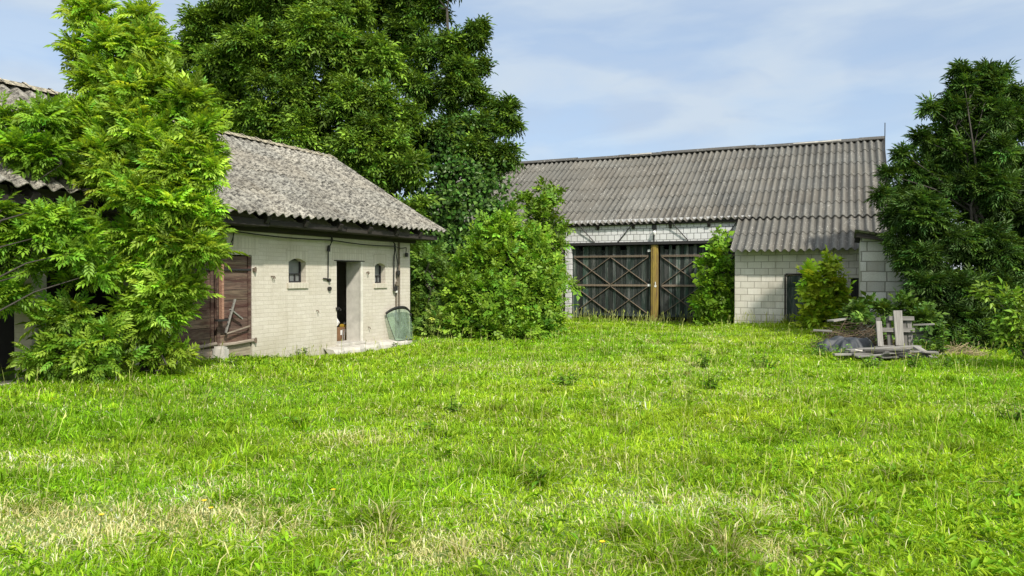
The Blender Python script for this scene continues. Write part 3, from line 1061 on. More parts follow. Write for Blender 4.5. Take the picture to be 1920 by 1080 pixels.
    m = MB(); m.box((-6.37, BY + .02, -.2), (-6.12, BY + .14, 2.722)); m.box((-6.31, BY - .005, -.2), (-6.19, BY + .021, 2.72), (1.1, 1.1, 1.0))
    part(m, "gate_post", M_POST, bevel=.01, k=True)

    # annexe door standing ajar, dark second doorway
    m = MB()
    M = Matrix.Translation((-1.72, 24.02, 0)) @ Matrix.Rotation(R(-14), 4, 'Z')
    for k in range(5):
        c = random.uniform(.9, 2.2)
        m.box((k * .118, 0, .02), (k * .118 + .112, .03, 1.60), (c, c * 1.02, c), M, .004)
    dr = part(m, "door", M_GATE)
    for z in (1.30, .30):
        m = MB(); m.box((.02, -.025, z), (.57, 0, z + .08), (1.2, 1.2, 1.2), M); part(m, "ledge", M_GATE, dr)
    m = MB(); m.bar((-1.76, 23.99, -.1), (-1.76, 23.99, 1.66), .05, .05); m.bar((-1.75, 23.985, 1.66), (-1.08, 23.985, 1.66), .05, .05); part(m, "door_frame", M_DARKWOOD)
    m = MB()
    for k in range(3):
        m.box((.07 + k * .17, 24.1, .0), (.07 + k * .17 + .165, 24.13, 1.54), (.6, .6, .6))
    part(m, "door", M_GATE)


make_barn()


def make_block_shed():
    root = empty("block_shed", (.95, 19.95, 0), "small grey block shed with a dark sloping roof in front of the barn's end", "shed")
    inv = Matrix.Translation((-.95, -19.95, 0))

    def part(mb, name, mat, parent=None, **kw):
        mb.v = [tuple(inv @ Vector(p)) for p in mb.v]
        return mb.build(name, mat, parent or root, **kw)
    m = MB(); wall_panel(m, 'y', 19.95, 20.2, .26, 1.95, -.3, 2.25)
    m.add([(.26, 19.95, 2.25), (1.95, 19.95, 2.25), (.26, 19.95, 2.54), (.26, 20.2, 2.25), (1.95, 20.2, 2.25), (.26, 20.2, 2.54)], [(0, 1, 2), (3, 5, 4), (1, 4, 5, 2), (0, 2, 5, 3)])
    part(m, "wall", M_GREYBLOCK)
    m = MB(); wall_panel(m, 'x', .262, .5, 20.2, 23.4, -.3, 2.5); wall_panel(m, 'x', 1.948, 1.7, 20.2, 23.4, -.3, 2.2); part(m, "wall", M_PLASTER)
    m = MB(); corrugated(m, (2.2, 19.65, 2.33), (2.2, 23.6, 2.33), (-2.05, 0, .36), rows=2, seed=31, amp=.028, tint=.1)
    part(m, "roof", M_ROOF_OLD)
    m = MB(); m.bar((.16, 19.76, 2.60), (2.15, 19.76, 2.25), .05, .09); part(m, "verge_board", M_DARKWOOD)
    for y in (19.85, 21.5, 23):
        m = MB(); m.bar((.14, y, 2.595), (2.15, y, 2.24), .08, .08); part(m, "rafter", M_DARKWOOD)


make_block_shed()


# ================================================================== foliage
def T_pinnate(pairs=4, L=0.40, w=0.15, ang=58, droop=0.22):
    V, Fs = [], []

    def leaflet(b, d, L, w):
        d = d / np.linalg.norm(d)
        pe = np.cross([0, 0, 1], d); pe /= np.linalg.norm(pe)
        n = len(V)
        V.extend([b, b + d * L * .45 + pe * w / 2 + np.array([0, 0, .035]), b + d * L + np.array([0, 0, -.10 * L / .4]), b + d * L * .45 - pe * w / 2 + np.array([0, 0, .035])])
        Fs.extend([(n, n + 2, n + 1), (n, n + 3, n + 2)])
    for k in range(pairs):
        t = 0.22 + 0.70 * k / (pairs - 0.4)
        b = np.array([t, 0, -droop * t * t])
        s = 1.0 - 0.25 * abs(k - pairs * .55) / pairs
        for sg in (1, -1):
            a = math.radians(ang - 6 * k) * sg
            leaflet(b, np.array([math.cos(a), math.sin(a), -.12]), L * s, w * s)
    leaflet(np.array([.92, 0, -droop * .85]), np.array([1, 0, -.35]), L * .95, w)
    return np.array(V), np.array(Fs)


def T_sprig(n=6, L=0.42, w=0.25, spread=50):
    V, Fs = [], []
    for k in range(n):
        t = .15 + .8 * k / n
        a = math.radians(spread) * (1 if k % 2 else -1) * (1 - .6 * (k == n - 1))
        d = np.array([math.cos(a), math.sin(a), -.1 + .25 * ((k * 37) % 7 / 7 - .5)])
        d /= np.linalg.norm(d)
        pe = np.cross([0, 0, 1], d); pe /= np.linalg.norm(pe)
        b = np.array([t, 0, -.1 * t * t])
        i = len(V)
        V.extend([b, b + d * L * .42 + pe * w / 2 + np.array([0, 0, .04]), b + d * L + np.array([0, 0, -.07]), b + d * L * .42 - pe * w / 2 + np.array([0, 0, .04])])
        Fs.extend([(i, i + 2, i + 1), (i, i + 3, i + 2)])
    return np.array(V), np.array(Fs)


def T_single(L=1.0, w=0.9):
    V = np.array([[0, 0, 0], [L * .35, w / 2, .1], [L, 0, -.12], [L * .35, -w / 2, .1]])
    return V, np.array([(0, 2, 1), (0, 3, 2)])


def nrm(a):
    return a / np.maximum(np.linalg.norm(a, axis=1, keepdims=True), 1e-9)


def leaf_arrays(P, A, N, S, C, T):
    TV, TF = T
    A = nrm(A)
    N = nrm(N - (N * A).sum(1, keepdims=True) * A)
    B = np.cross(N, A)
    Rm = np.stack([A, B, N], 1)                                  # rows are the local axes
    V = P[:, None, :] + S[:, None, None] * np.einsum('kj,njc->nkc', TV, Rm)
    k = len(TV)
    Fc = TF[None] + (np.arange(len(P)) * k)[:, None, None]
    return V.reshape(-1, 3), Fc.reshape(-1, 3), np.repeat(C, k, 0)


def colours(n, base, rng, jit=0.22, hue=0.12, young=None, young_f=0.0):
    b = np.array(base)[None] * np.exp(rng.normal(0, jit, (n, 1)))
    b = b * (1 + rng.normal(0, hue, (n, 3)) * np.array([1, .35, .6]))
    if young is not None:
        k = rng.random(n) < young_f
        b[k] = np.array(young)[None] * np.exp(rng.normal(0, jit * .7, (k.sum(), 1)))
    return np.clip(b, .004, .6)


def crown_leaves(lobes, T, size, n_clump, n_leaf, base, rng, clump_r=0.30, inner=0.45, up=0.35, young=None, young_f=0.0, jit=.22, flat=1.0, wallx=None, bough=None):
    Ps, As, Ns, Ss, Cs, tw = [], [], [], [], [], []
    work = []
    for (c, r) in lobes:
        c = np.array(c)
        if bough:
            nb, fr = bough
            nb = max(2, int(nb * min(1, .4 + r)))
            dd = nrm(rng.normal(size=(nb, 3)) * np.array([1, 1, .9]))
            cen = c + dd * (1 - fr) * r * (.75 + .3 * rng.random((nb, 1)))
            work += [(q, fr * r * rng.uniform(.7, 1.2)) for q in cen]
            tw.append((c, cen))
        else:
            work.append((c, r))
    for (c, r) in work:
        k = max(3, int(n_clump * r * r))
        d = nrm(rng.normal(size=(k, 3)))
        if bough:
            up_ = rng.random(k) < .72
            d[up_, 2] = np.abs(d[up_, 2])
        rad = r * (inner + (1.06 - inner) * rng.random((k, 1)) ** 0.6) * (1 + .14 * rng.normal(size=(k, 1)))
        cp = c + d * rad * np.array([1, 1, flat])
        cb = np.exp(rng.normal(0, .16, (k, 1)) + (rng.normal(0, .2) if bough else 0))
        cl = min(clump_r, .55 * r)
        rad = rad * max(.3, 1 - (.45 * cl + .25 * size) / r)
        cp = c + d * rad * np.array([1, 1, flat])
        cr_ = cl * np.exp(rng.normal(0, .25, (k, 1)))
        m = n_leaf
        P = (cp[:, None, :] + nrm(rng.normal(size=(k * m, 3))).reshape(k, m, 3) * (cr_[:, None] * rng.random((k, m, 1)) ** .5) * np.array([1, 1, .8])).reshape(-1, 3)
        out = np.repeat(d, m, 0)
        fromc = nrm(P - np.repeat(cp, m, 0))
        A = .45 * out + .6 * fromc + rng.normal(0, .5, (k * m, 3)) + np.array([0, 0, up])
        N = np.array([0, 0, .75]) + .4 * np.array(SUN_DIR) + .5 * out + rng.normal(0, .35, (k * m, 3))
        Ps.append(P); As.append(A); Ns.append(N)
        Ss.append(size * np.exp(rng.normal(0, .2, k * m)))
        cc = colours(k * m, base, rng, jit, .12, young, young_f) * np.repeat(cb, m, 0)
        Cs.append(cc)
        if not bough:
            tw.append((c, cp))
    P, A, N, S, C = np.concatenate(Ps), np.concatenate(As), np.concatenate(Ns), np.concatenate(Ss), np.concatenate(Cs)
    keep = P[:, 2] > gz(P[:, 0], P[:, 1]) + .04
    if wallx is not None:                                   # keep leaves on this side of the shed wall and above its roof
        roof_z = 2.72 + (-9.2 - P[:, 0]) * .59
        keep &= ~((P[:, 0] < wallx) & (P[:, 2] < np.maximum(roof_z + .05, 2.2)) & ((P[:, 0] < -9.85) | (P[:, 2] > 2.45)))
    return (P[keep], A[keep], N[keep], S[keep], C[keep]), tw


def lobes_px(lst, d0):
    out = []
    for l in lst:
        px, py, r = l[:3]
        d = l[3] if len(l) > 3 else d0
        out.append((at(px, py, d), r * d / F_PX))
    return out


def plant(name, label, cat, base, lobes, T, size, n_clump, n_leaf, col, mat=None, seed=1, trunk_r=.12, stems=1, group=None, limbs=True, extra=None, crown_name="crown", stem_name="trunk", twigs=0.25, lean=None, bark=None, **kw):
    rng = np.random.default_rng(seed)
    base = np.array([base[0], base[1], float(gz(base[0], base[1])) - .05])
    root = empty(name, base, label, cat, group)
    (P, A, N, S, C), tw = crown_leaves(lobes, T, size, n_clump, n_leaf, col, rng, **kw)
    V, Fc, CC = leaf_arrays(P - base, A, N, S, C, T)
    array_mesh(crown_name, V, Fc, CC, mat or M_LEAF, root)
    if limbs:
        m = MB()
        rs = random.Random(seed)
        order = sorted(range(len(lobes)), key=lambda i: lobes[i][0][2])
        top = np.mean([l[0] for l in lobes], 0)
        zmax = max(l[0][2] for l in lobes)
        cxy = top[:2]
        for s in range(stems):
            b0 = base + np.array([rs.uniform(-1, 1), rs.uniform(-1, 1), 0]) * trunk_r * (1.5 if stems > 1 else 0)
            pts, rad = [], []
            nseg = 7
            zt = zmax * (.84 if s == 0 else rs.uniform(.55, .8))
            for k in range(nseg + 1):
                t = k / nseg
                w = t ** 1.3
                xy = b0[:2] * (1 - w) + (cxy + np.array([rs.uniform(-.3, .3), rs.uniform(-.3, .3)]) * (stems > 1)) * w
                pts.append(np.array([xy[0] + rs.uniform(-.05, .05) * trunk_r * 6 * t, xy[1] + rs.uniform(-.05, .05) * trunk_r * 6 * t, b0[2] + (zt - b0[2]) * t]))
                rad.append(trunk_r * (1 - .85 * t) * (1.25 if k == 0 else 1))
            m.tube([p - base for p in pts], rad, 8)
            for i in range(s, len(lobes), stems):
                c, r = lobes[i]
                zz = c[2] - max(.3, .8 * math.hypot(c[0] - cxy[0], c[1] - cxy[1]))
                j = min(range(len(pts)), key=lambda q: abs(pts[q][2] - max(zz, b0[2] + .25 * (zmax - b0[2]) * .3)))
                a = pts[j]
                mid = (a + c) / 2 + np.array([rs.uniform(-.1, .1), rs.uniform(-.1, .1), .12]) * np.linalg.norm(c - a) * .6
                r0 = max(.012, min(rad[j] * .6, .022 + .02 * np.linalg.norm(c - a)))
                m.tube([a - base, mid - base, c - base], [r0, r0 * .7, r0 * .4], 6)
                cps = tw[i][1]
                for q in range(len(cps)):
                    if rs.random() < twigs:
                        e = cps[q]
                        if e[2] > gz(e[0], e[1]) + .05:
                            m.tube([c - base, (c + e) / 2 + np.array([0, 0, -.04]) - base, e - base], [r0 * .4, r0 * .28, .006], 4)
        m.build(stem_name, bark or M_BARK, root, smooth_=True)
    if extra:
        extra(root, base)
    return root


T_ASH = T_pinnate(4, .42, .175, 56, .24)
T_FAR = T_pinnate(2, .58, .24, 58, .25)
T_SLIM = T_pinnate(3, .54, .155, 52, .34)
T_OV = T_sprig(6, .42, .26)
T_OV2 = T_sprig(5, .5, .34, 58)
T_IVY = T_single()
T_HERB = (np.array([[0, 0, 0], [.32, .15, .07], [.70, .13, .06], [1, 0, -.10], [.70, -.13, .06], [.32, -.15, .07]]), np.array([(0, 2, 1), (0, 3, 2), (0, 4, 3), (0, 5, 4)]))

ASH = (0.195, 0.345, 0.032)
ASH_Y = (0.33, 0.49, 0.06)
DEEP = (0.085, 0.160, 0.020)
DEEP_Y = (0.17, 0.28, 0.032)

# left ash in front of the shed
L1 = lobes_px([(175, 25, 42, 10.4), (205, 75, 55, 10.3), (150, 95, 28, 10.4), (258, 30, 26, 10.4), (275, 95, 45, 10.3), (180, 160, 62, 10.3), (265, 180, 75, 10.2),
               (345, 210, 55, 10.1), (392, 245, 38, 10.0), (170, 250, 60, 10.1), (250, 265, 72, 10.0), (340, 300, 72, 9.9), (395, 330, 34, 9.9), (215, 345, 58, 9.9),
               (300, 375, 80, 9.8), (370, 395, 42, 9.9), (250, 450, 40, 9.9), (300, 440, 50, 9.9), (348, 470, 54, 9.9), (390, 432, 26, 10), (175, 440, 34, 9.7), (210, 510, 40, 9.9), (300, 540, 66, 10),
               (350, 540, 34, 10.1), (322, 600, 32, 10.2), (260, 600, 48, 10.2), (300, 660, 30, 10.3), (402, 475, 16, 10.1), (140, 520, 26, 9.7), (130, 335, 34, 9.8), (190, 290, 40, 9.9)], 10)
gb = ground_at(272, 699)
plant("ash_tree", "bright green multi-stemmed ash tree leaning over the shed roof beside the red door", "tree", (-8.98, 7.3), L1, T_ASH, .175, 340, 10, ASH, M_LEAF_ASH, seed=3,
      trunk_r=.04, stems=3, young=ASH_Y, young_f=.3, bough=(8, .5), clump_r=.15, wallx=-9.15, up=.5)
L2 = lobes_px([(25, 235, 44), (95, 225, 42), (60, 290, 50), (15, 330, 45), (110, 290, 34), (40, 380, 50, 9.2), (-30, 300, 60), (-40, 430, 70, 9.0), (20, 450, 45, 9.1), (90, 440, 55, 9.1), (150, 470, 44, 9.3),
               (60, 510, 36, 9.2), (10, 570, 40, 9.1), (-40, 560, 60, 9), (120, 400, 30, 9.3), (185, 510, 24, 9.4)], 9.4)
plant("ash_sapling", "leafy ash sapling cut by the photo's left edge in front of the shed eave", "tree", (-8.9, 4.5), L2, T_ASH, .18, 290, 10, (0.13, .26, .024), M_LEAF_ASH, seed=5,
      trunk_r=.026, stems=2, young=ASH, young_f=.4, bough=(6, .5), clump_r=.15, wallx=-9.15)
L3 = lobes_px([(105, 610, 40), (80, 660, 36), (135, 660, 44), (190, 640, 40), (180, 680, 34), (225, 680, 26, 9.9), (60, 690, 22), (140, 590, 28)], 9.5)
plant("ash_shrub", "low pale green ash shrub growing against the dark foot of the shed wall", "shrub", at(150, 715, 9.5)[:2], L3, T_ASH, .18, 190, 10, (0.16, .30, .03), M_LEAF_ASH, seed=6,
      trunk_r=.03, stems=3, young=ASH_Y, young_f=.25, clump_r=.2, wallx=-9.15, stem_name="stems")
L3b = lobes_px([(268, 655, 16), (300, 680, 18), (325, 650, 16), (340, 665, 14), (290, 640, 14)], 10.3)
plant("ash_shoot", "thin leafy shoot at the ash tree's foot beside the rubble heap", "shrub", at(285, 703, 10.3)[:2], L3b, T_ASH, .2, 60, 7, (0.19, .30, .025), M_LEAF_ASH, seed=8,
      trunk_r=.02, stems=3, clump_r=.14, stem_name="stems", wallx=-9.2)

# big broad tree behind the shed
LA = lobes_px([(360, 95, 45, 26), (400, 60, 60, 26.5), (470, 20, 75, 26), (560, 10, 90, 25.5), (420, 140, 75, 25.5), (500, 110, 85, 25), (600, 90, 85, 24.5), (650, 40, 60, 25.5), (690, 120, 60, 24.5),
               (440, 215, 65, 25.5), (380, 210, 50, 26), (530, 200, 85, 24.5), (630, 190, 80, 24), (710, 200, 55, 24), (490, 270, 65, 25), (590, 270, 75, 24), (680, 270, 70, 23.5), (745, 270, 42, 23.3),
               (640, 330, 60, 23.8), (720, 335, 50, 23.3), (775, 320, 30, 22.8), (760, 220, 32, 23.8), (500, -70, 100, 26), (610, -70, 90, 26), (430, 290, 50, 26), (350, 170, 38, 26.5), (330, 120, 22, 26.5),
               (540, 330, 60, 25.5), (440, 340, 60, 26.5), (700, 390, 50, 23.5), (770, 400, 40, 23)], 25)
plant("broad_tree", "broad dense dark green tree rising behind the brick shed roof", "tree", (-16.9, 21.6), LA, T_FAR, .25, 66, 16, DEEP, M_LEAF, seed=11, trunk_r=.32,
      young=DEEP_Y, young_f=.36, clump_r=.30, jit=.25, up=.2, bough=(9, .42), twigs=.6)

# tall ivy-clad tree between the buildings
LB = lobes_px([(700, 20, 55, 28), (770, 25, 55, 27.5), (810, 20, 35, 27), (760, 90, 60, 27), (830, 95, 55, 26), (885, 75, 32, 26), (905, 55, 16, 26), (790, 170, 60, 26), (860, 160, 55, 25.5), (900, 130, 24, 25.8), (895, 190, 34, 25.5),
               (840, 240, 60, 25), (915, 240, 36, 25), (945, 205, 22, 25), (955, 235, 20, 25), (900, 300, 60, 24.8), (950, 295, 28, 24.6), (790, 260, 50, 25.3), (840, -25, 45, 26.5), (760, -60, 70, 27.5), (690, -50, 60, 28)], 25)
LIV = lobes_px([(800, 330, 55, 24.8), (860, 330, 55, 24.4), (915, 345, 45, 24.2), (820, 400, 55, 24), (880, 400, 58, 23.8), (930, 400, 30, 23.8), (845, 270, 45, 24.8), (850, 470, 55, 23.5), (910, 470, 50, 23.5), (800, 480, 45, 23.5),
                (795, 540, 45, 23), (850, 540, 50, 22.8), (800, 600, 40, 22.4), (885, 240, 30, 24.8)], 24)


def ivy(root, base):
    rng = np.random.default_rng(77)
    (P, A, N, S, C), _ = crown_leaves(LIV, T_IVY, .13, 52, 26, (.032, .078, .011), rng, clump_r=.42, inner=.55, up=-.5, young=(.08, .15, .025), young_f=.16, jit=.38)
    N = N * np.array([1, 1, .35]) + np.array([.5, -.6, .1])
    V, Fc, CC = leaf_arrays(P - base, A, N, S, C, T_IVY)
    array_mesh("ivy", V, Fc, CC, M_IVY, root)


plant("ivy_clad_tree", "tall dark tree wrapped in ivy standing between the brick shed and the barn", "tree", (-12.9, 22.9), LB, T_FAR, .245, 66, 16, (0.058, .115, .016), M_LEAF, seed=13, trunk_r=.26,
      young=DEEP_Y, young_f=.16, clump_r=.30, bough=(9, .42), twigs=.6, extra=ivy, up=.2)

# bushes in the gap
LC = lobes_px([(940, 450, 50, 20.3), (985, 460, 44, 20.4), (900, 490, 48, 20), (950, 510, 60, 19.8), (1010, 510, 46, 20.3), (1025, 530, 24, 20.6), (880, 550, 48, 19.6), (935, 570, 60, 19.2), (1000, 570, 56, 19.6), (1024, 580, 24, 20.2),
               (870, 605, 36, 19.1), (920, 620, 36, 18.7), (975, 625, 34, 18.9), (1010, 615, 30, 19.5), (955, 415, 18, 20.6), (1045, 608, 12, 20), (905, 447, 10, 20), (962, 396, 8, 20.5), (1000, 428, 9, 20.4), (866, 488, 11, 19.8), (1034, 498, 10, 20.5), (930, 420, 9, 20.3), (845, 590, 12, 19)], 20)
plant("large_bush", "large rounded light green bush at the left end of the barn", "bush", at(955, 640, 19.6)[:2], LC, T_OV2, .21, 125, 10, (0.13, .255, .022), M_LEAF, seed=17, trunk_r=.06, stems=4, young=(.20, .32, .03), young_f=.25,
      clump_r=.24, stem_name="stems")
LD = lobes_px([(800, 500, 42, 21.6), (830, 540, 44, 21.2), (800, 580, 40, 20.8), (835, 600, 36, 20), (790, 620, 24, 19.8), (780, 540, 24, 21.5), (780, 470, 22, 22)], 21)
plant("dark_bush", "darker green bush tucked behind the windscreen corner of the shed", "bush", at(810, 640, 20.4)[:2], LD, T_OV, .26, 75, 9, (0.08, .155, .018), M_LEAF, seed=18, trunk_r=.05, stems=3, young=(.10, .18, .03), young_f=.2,
      clump_r=.25, stem_name="stems")
LD2 = lobes_px([(815, 600, 20), (832, 615, 20), (805, 620, 16), (840, 595, 14)], 18.9)
plant("young_bush", "small yellowish green bush with pale plumes in front of the dark bush", "bush", at(820, 640, 18.9)[:2], LD2, T_OV, .18, 120, 8, (0.18, .27, .05), M_LEAF, seed=19, trunk_r=.02, stems=3,
      clump_r=.16, stem_name="stems")
LE = lobes_px([(1015, 385, 26, 24.6), (1040, 365, 14, 24.7), (998, 405, 26, 24.4), (1025, 425, 30, 24.4), (985, 385, 16, 24.6), (1035, 455, 26, 24.4), (1035, 490, 22, 24.5), (1050, 520, 14, 24.8), (1074, 535, 7, 25), (1020, 350, 9, 24.8),
               (1060, 425, 10, 24.8), (1036, 540, 18, 24.8), (1000, 450, 30, 24)], 24.5)
plant("climbing_vine", "leafy climber spilling over the barn eave and the white gate pillar", "vine", at(1030, 612, 24.6)[:2], LE, T_OV2, .28, 62, 8, (0.12, .22, .02), M_LEAF, seed=21, trunk_r=.035, stems=3,
      young=(.13, .21, .03), young_f=.2, clump_r=.2, stem_name="stems")
LF = lobes_px([(1349, 440, 9), (1350, 462, 12), (1340, 485, 20), (1352, 510, 26), (1328, 530, 22), (1345, 550, 32), (1372, 540, 18), (1325, 575, 26), (1355, 585, 30), (1335, 605, 26), (1380, 565, 12), (1318, 500, 10)], 23.9)
plant("gate_sapling", "upright leafy sapling growing in front of the right barn gate", "sapling", at(1343, 612, 23.9)[:2], LF, T_OV2, .27, 75, 8, (0.14, .27, .02), M_LEAF, seed=22, trunk_r=.03, stems=2,
      young=(.12, .2, .03), young_f=.2, clump_r=.17)
LG = lobes_px([(1552, 492, 6), (1556, 506, 8), (1520, 508, 10), (1515, 530, 20), (1540, 520, 16), (1568, 535, 18), (1555, 530, 18), (1585, 560, 16), (1525, 550, 22), (1560, 555, 24), (1540, 580, 30), (1575, 575, 22), (1515, 595, 22), (1545, 610, 30), (1580, 600, 18), (1525, 630, 18), (1560, 630, 20)], 20.9)
plant("yellow_shrub", "yellow-green shrub half hiding the low door of the block annexe", "shrub", at(1545, 640, 20.9)[:2], LG, T_OV2, .29, 80, 7, (0.27, .40, .026), M_LEAF, seed=23, trunk_r=.025, stems=4,
      young=(.34, .42, .03), young_f=.3, clump_r=.16, stem_name="stems")

# right tree
LH = lobes_px([l if len(l) > 3 or l[1] > 425 else (*l, 18.3) for l in [(1820, 165, 36), (1865, 175, 38), (1905, 190, 30), (1785, 215, 34), (1840, 230, 55), (1900, 250, 50), (1775, 275, 44), (1830, 300, 60), (1900, 330, 60), (1735, 330, 40), (1700, 320, 16, 18.3), (1770, 360, 55), (1690, 365, 30, 18.3),
               (1840, 390, 65), (1910, 410, 60), (1670, 410, 24, 18.0), (1725, 410, 50, 17.2), (1780, 450, 58), (1850, 470, 62), (1920, 500, 65), (1690, 450, 34, 17.2), (1725, 490, 42, 16.9), (1790, 530, 55, 16.8), (1860, 550, 60, 16.6),
               (1735, 545, 34, 16.6), (1920, 580, 55, 16.4), (1780, 600, 38, 16.4), (1840, 620, 45, 16.2), (1970, 300, 80), (1990, 430, 80), (1980, 560, 80, 16.5), (1940, 200, 40), (1900, 630, 36, 16), (1700, 410, 30, 17.6), (1745, 205, 9, 18), (1722, 258, 10, 18), (1694, 288, 10, 18), (1668, 328, 10, 18), (1652, 368, 9, 17.8), (1798, 138, 9, 18.3), (1848, 132, 9, 18.3), (1880, 140, 8, 18.3), (1865, 285, 40, 17.6), (1845, 345, 45, 17.5), (1870, 230, 30, 17.7)]], 17.2)
plant("dark_tree", "tall dark slender-leaved tree over the junk heap at the block shed", "tree", at(1850, 655, 17.9)[:2], LH, T_SLIM, .205, 160, 14, (0.045, .095, .018), M_LEAF, seed=29, trunk_r=.075, stems=3, young=(.085, .155, .028), young_f=.16,
      clump_r=.22, up=.15, jit=.28, bough=(7, .46), twigs=.5)
LR = lobes_px([(1848, 552, 10), (1875, 570, 16), (1905, 585, 20), (1890, 610, 24), (1930, 600, 34), (1920, 640, 30), (1880, 645, 18), (1965, 640, 40), (1912, 562, 10), (1960, 590, 26)], 12.8)
plant("elder_shrub", "sunlit light green shrub reaching in at the photo's right edge", "shrub", at(1930, 680, 12.8)[:2], LR, T_pinnate(2, .5, .24, 55, .15), .21, 110, 7, (0.15, .27, .025), M_LEAF, seed=31, trunk_r=.02, stems=4,
      young=(.17, .26, .04), young_f=.25, clump_r=.13, stem_name="stems")
LV = lobes_px([(1600, 585, 14, 16.6), (1630, 582, 16, 16.6), (1660, 588, 18, 16.5), (1690, 580, 20, 16.4), (1715, 590, 20, 16.2), (1645, 605, 14, 16), (1620, 600, 12, 16.2), (1665, 615, 12, 15.9), (1735, 600, 20, 16), (1590, 600, 12, 16.6)], 16.4)
plant("creeper", "dark green creeper sprawling over the brushwood behind the pallet", "vine", at(1660, 640, 16.6)[:2], LV, T_OV2, .22, 150, 8, (0.06, .12, .018), M_LEAF, seed=33, trunk_r=.02, stems=3, young=(.1, .17, .03), young_f=.2,
      clump_r=.15, stem_name="stems")


# nettles and bigger weeds
def upright_weed(name, label, cat, p, h, n, col, seed, group=None, spread=.12, leaf=.12):
    rng = np.random.default_rng(seed)
    base = np.array([p[0], p[1], float(gz(p[0], p[1])) - .02])
    root = empty(name, base, label, cat, group)
    m = MB()
    P, A, N, S = [], [], [], []
    for s in range(n):
        hh = h * rng.uniform(.6, 1.0)
        dx, dy = rng.normal(0, spread, 2)
        b = np.array([dx * .5, dy * .5, 0.0])
        e = np.array([dx * 1.4, dy * 1.4, hh])
        m.tube([b, (b + e) / 2 + np.array([dx * .1, 0, .02]), e], [.006, .005, .003], 4, (1, 1, 1))
        for k in range(int(4 + hh / .045)):
            t = rng.uniform(.2, 1.0)
            a = rng.uniform(0, 6.28)
            P.append(b * (1 - t) + e * t)
            A.append([math.cos(a), math.sin(a), rng.uniform(-.35, .35)])
            N.append([rng.normal(0, .3), rng.normal(0, .3), 1])
            S.append(leaf * (1.15 - .5 * t) * rng.uniform(.8, 1.2))
    m.build("stems", M_STEM, root)
    n_ = len(P)
    V, Fc, CC = leaf_arrays(np.array(P), np.array(A), np.array(N), np.array(S), colours(n_, col, rng), T_single(1, .45))
    array_mesh("leaves", V, Fc, CC, M_LEAF, root)
    return root


M_STEM = plain_material("green_stem", (0.09, 0.13, 0.03), 0.8, 0.3, 10)
for i, (px, py, d, h, lab) in enumerate(((1768, 655, 14.6, .72, "tallest leafy nettle in the shade right of the pallet"), (1745, 655, 14.9, .5, "short leafy nettle close against the pallet's right side"),
                                         (1800, 655, 14.8, .6, "leafy nettle in the shade over the dry stalks"), (1725, 640, 15.2, .4, "small nettle peeping out behind the pallet boards"))):
    upright_weed("nettle", lab, "nettle", at(px, py, d), h, 6, (.11, .22, .035), 100 + i, "nettles under the dark tree", .10, .14)
for i, (px, py, h, lab) in enumerate(((1060, 722, .26, "dark leafy weed standing alone in mid meadow"), (1430, 692, .3, "dark leafy weed in the far meadow nearest the junk heap"), (800, 815, .16, "weed tuft in the meadow below the shed's open doorway"),
                                      (995, 905, .15, "dark green weed tuft in the near meadow at the photo's middle"), (565, 800, .14, "low weed tuft in the grass in front of the red door"), (1330, 730, .3, "thin tall weed in the mid meadow in front of the gate sapling"),
                                      (850, 775, .22, "reddish topped weed among the meadow grass in front of the large bush"), (1900, 790, .2, "shaded weed tuft at the photo's right edge"), (1320, 690, .34, "pale tall weed on the faint track towards the gate post"))):
    upright_weed("meadow_weed", lab, "weed", ground_at(px, py), h, 7, (.12, .24, .02), 140 + i, "weeds standing in the meadow", .07, .11)
for i, (px, py, h) in enumerate(((1575, 672, .3), (1640, 690, .26), (1705, 690, .3), (1545, 668, .34), (1760, 688, .24))):
    upright_weed("heap_weed", ["leafy weed in front of the grey plastic sheet", "leafy weed in front of the plank stack's left half", "leafy weed in front of the plank stack's middle", "tall weed at the left edge of the grey plastic sheet",
                               "low weed at the foot of the slanting plank"][i], "weed", ground_at(px, py), h, 8, (.13, .26, .03), 190 + i, "weeds in front of the junk heap", .12, .10)
for i, (px, py, h) in enumerate(((565, 668, .22), (430, 683, .14), (500, 676, .12), (740, 650, .15))):
    upright_weed("wall_weed", ["yellowish green weed at the wall below the first small window", "small weed beside the red door's lower hinge", "low weed at the shed wall between door and first window", "weed at the end of the concrete apron by the windscreen"][i],
                 "weed", ground_at(px, py), h, 7, (.13, .21, .03), 170 + i, "weeds along the shed wall", .09, .09)


# ================================================================== grass
def in_yard(x, y):
    ok = (x > -9.62 + .0 * y) & (y < 25.35) & ~((x > -3.25) & (y > 23.9)) & ~((x > .24) & (x < 2.0) & (y > 19.9))
    ok |= (y > 15.8) & (x < -9.6) & (y < 25.3) & (x > -14)
    ok &= ~((x < -9.48) & (y > 12.25) & (y < 15.4))
    return ok


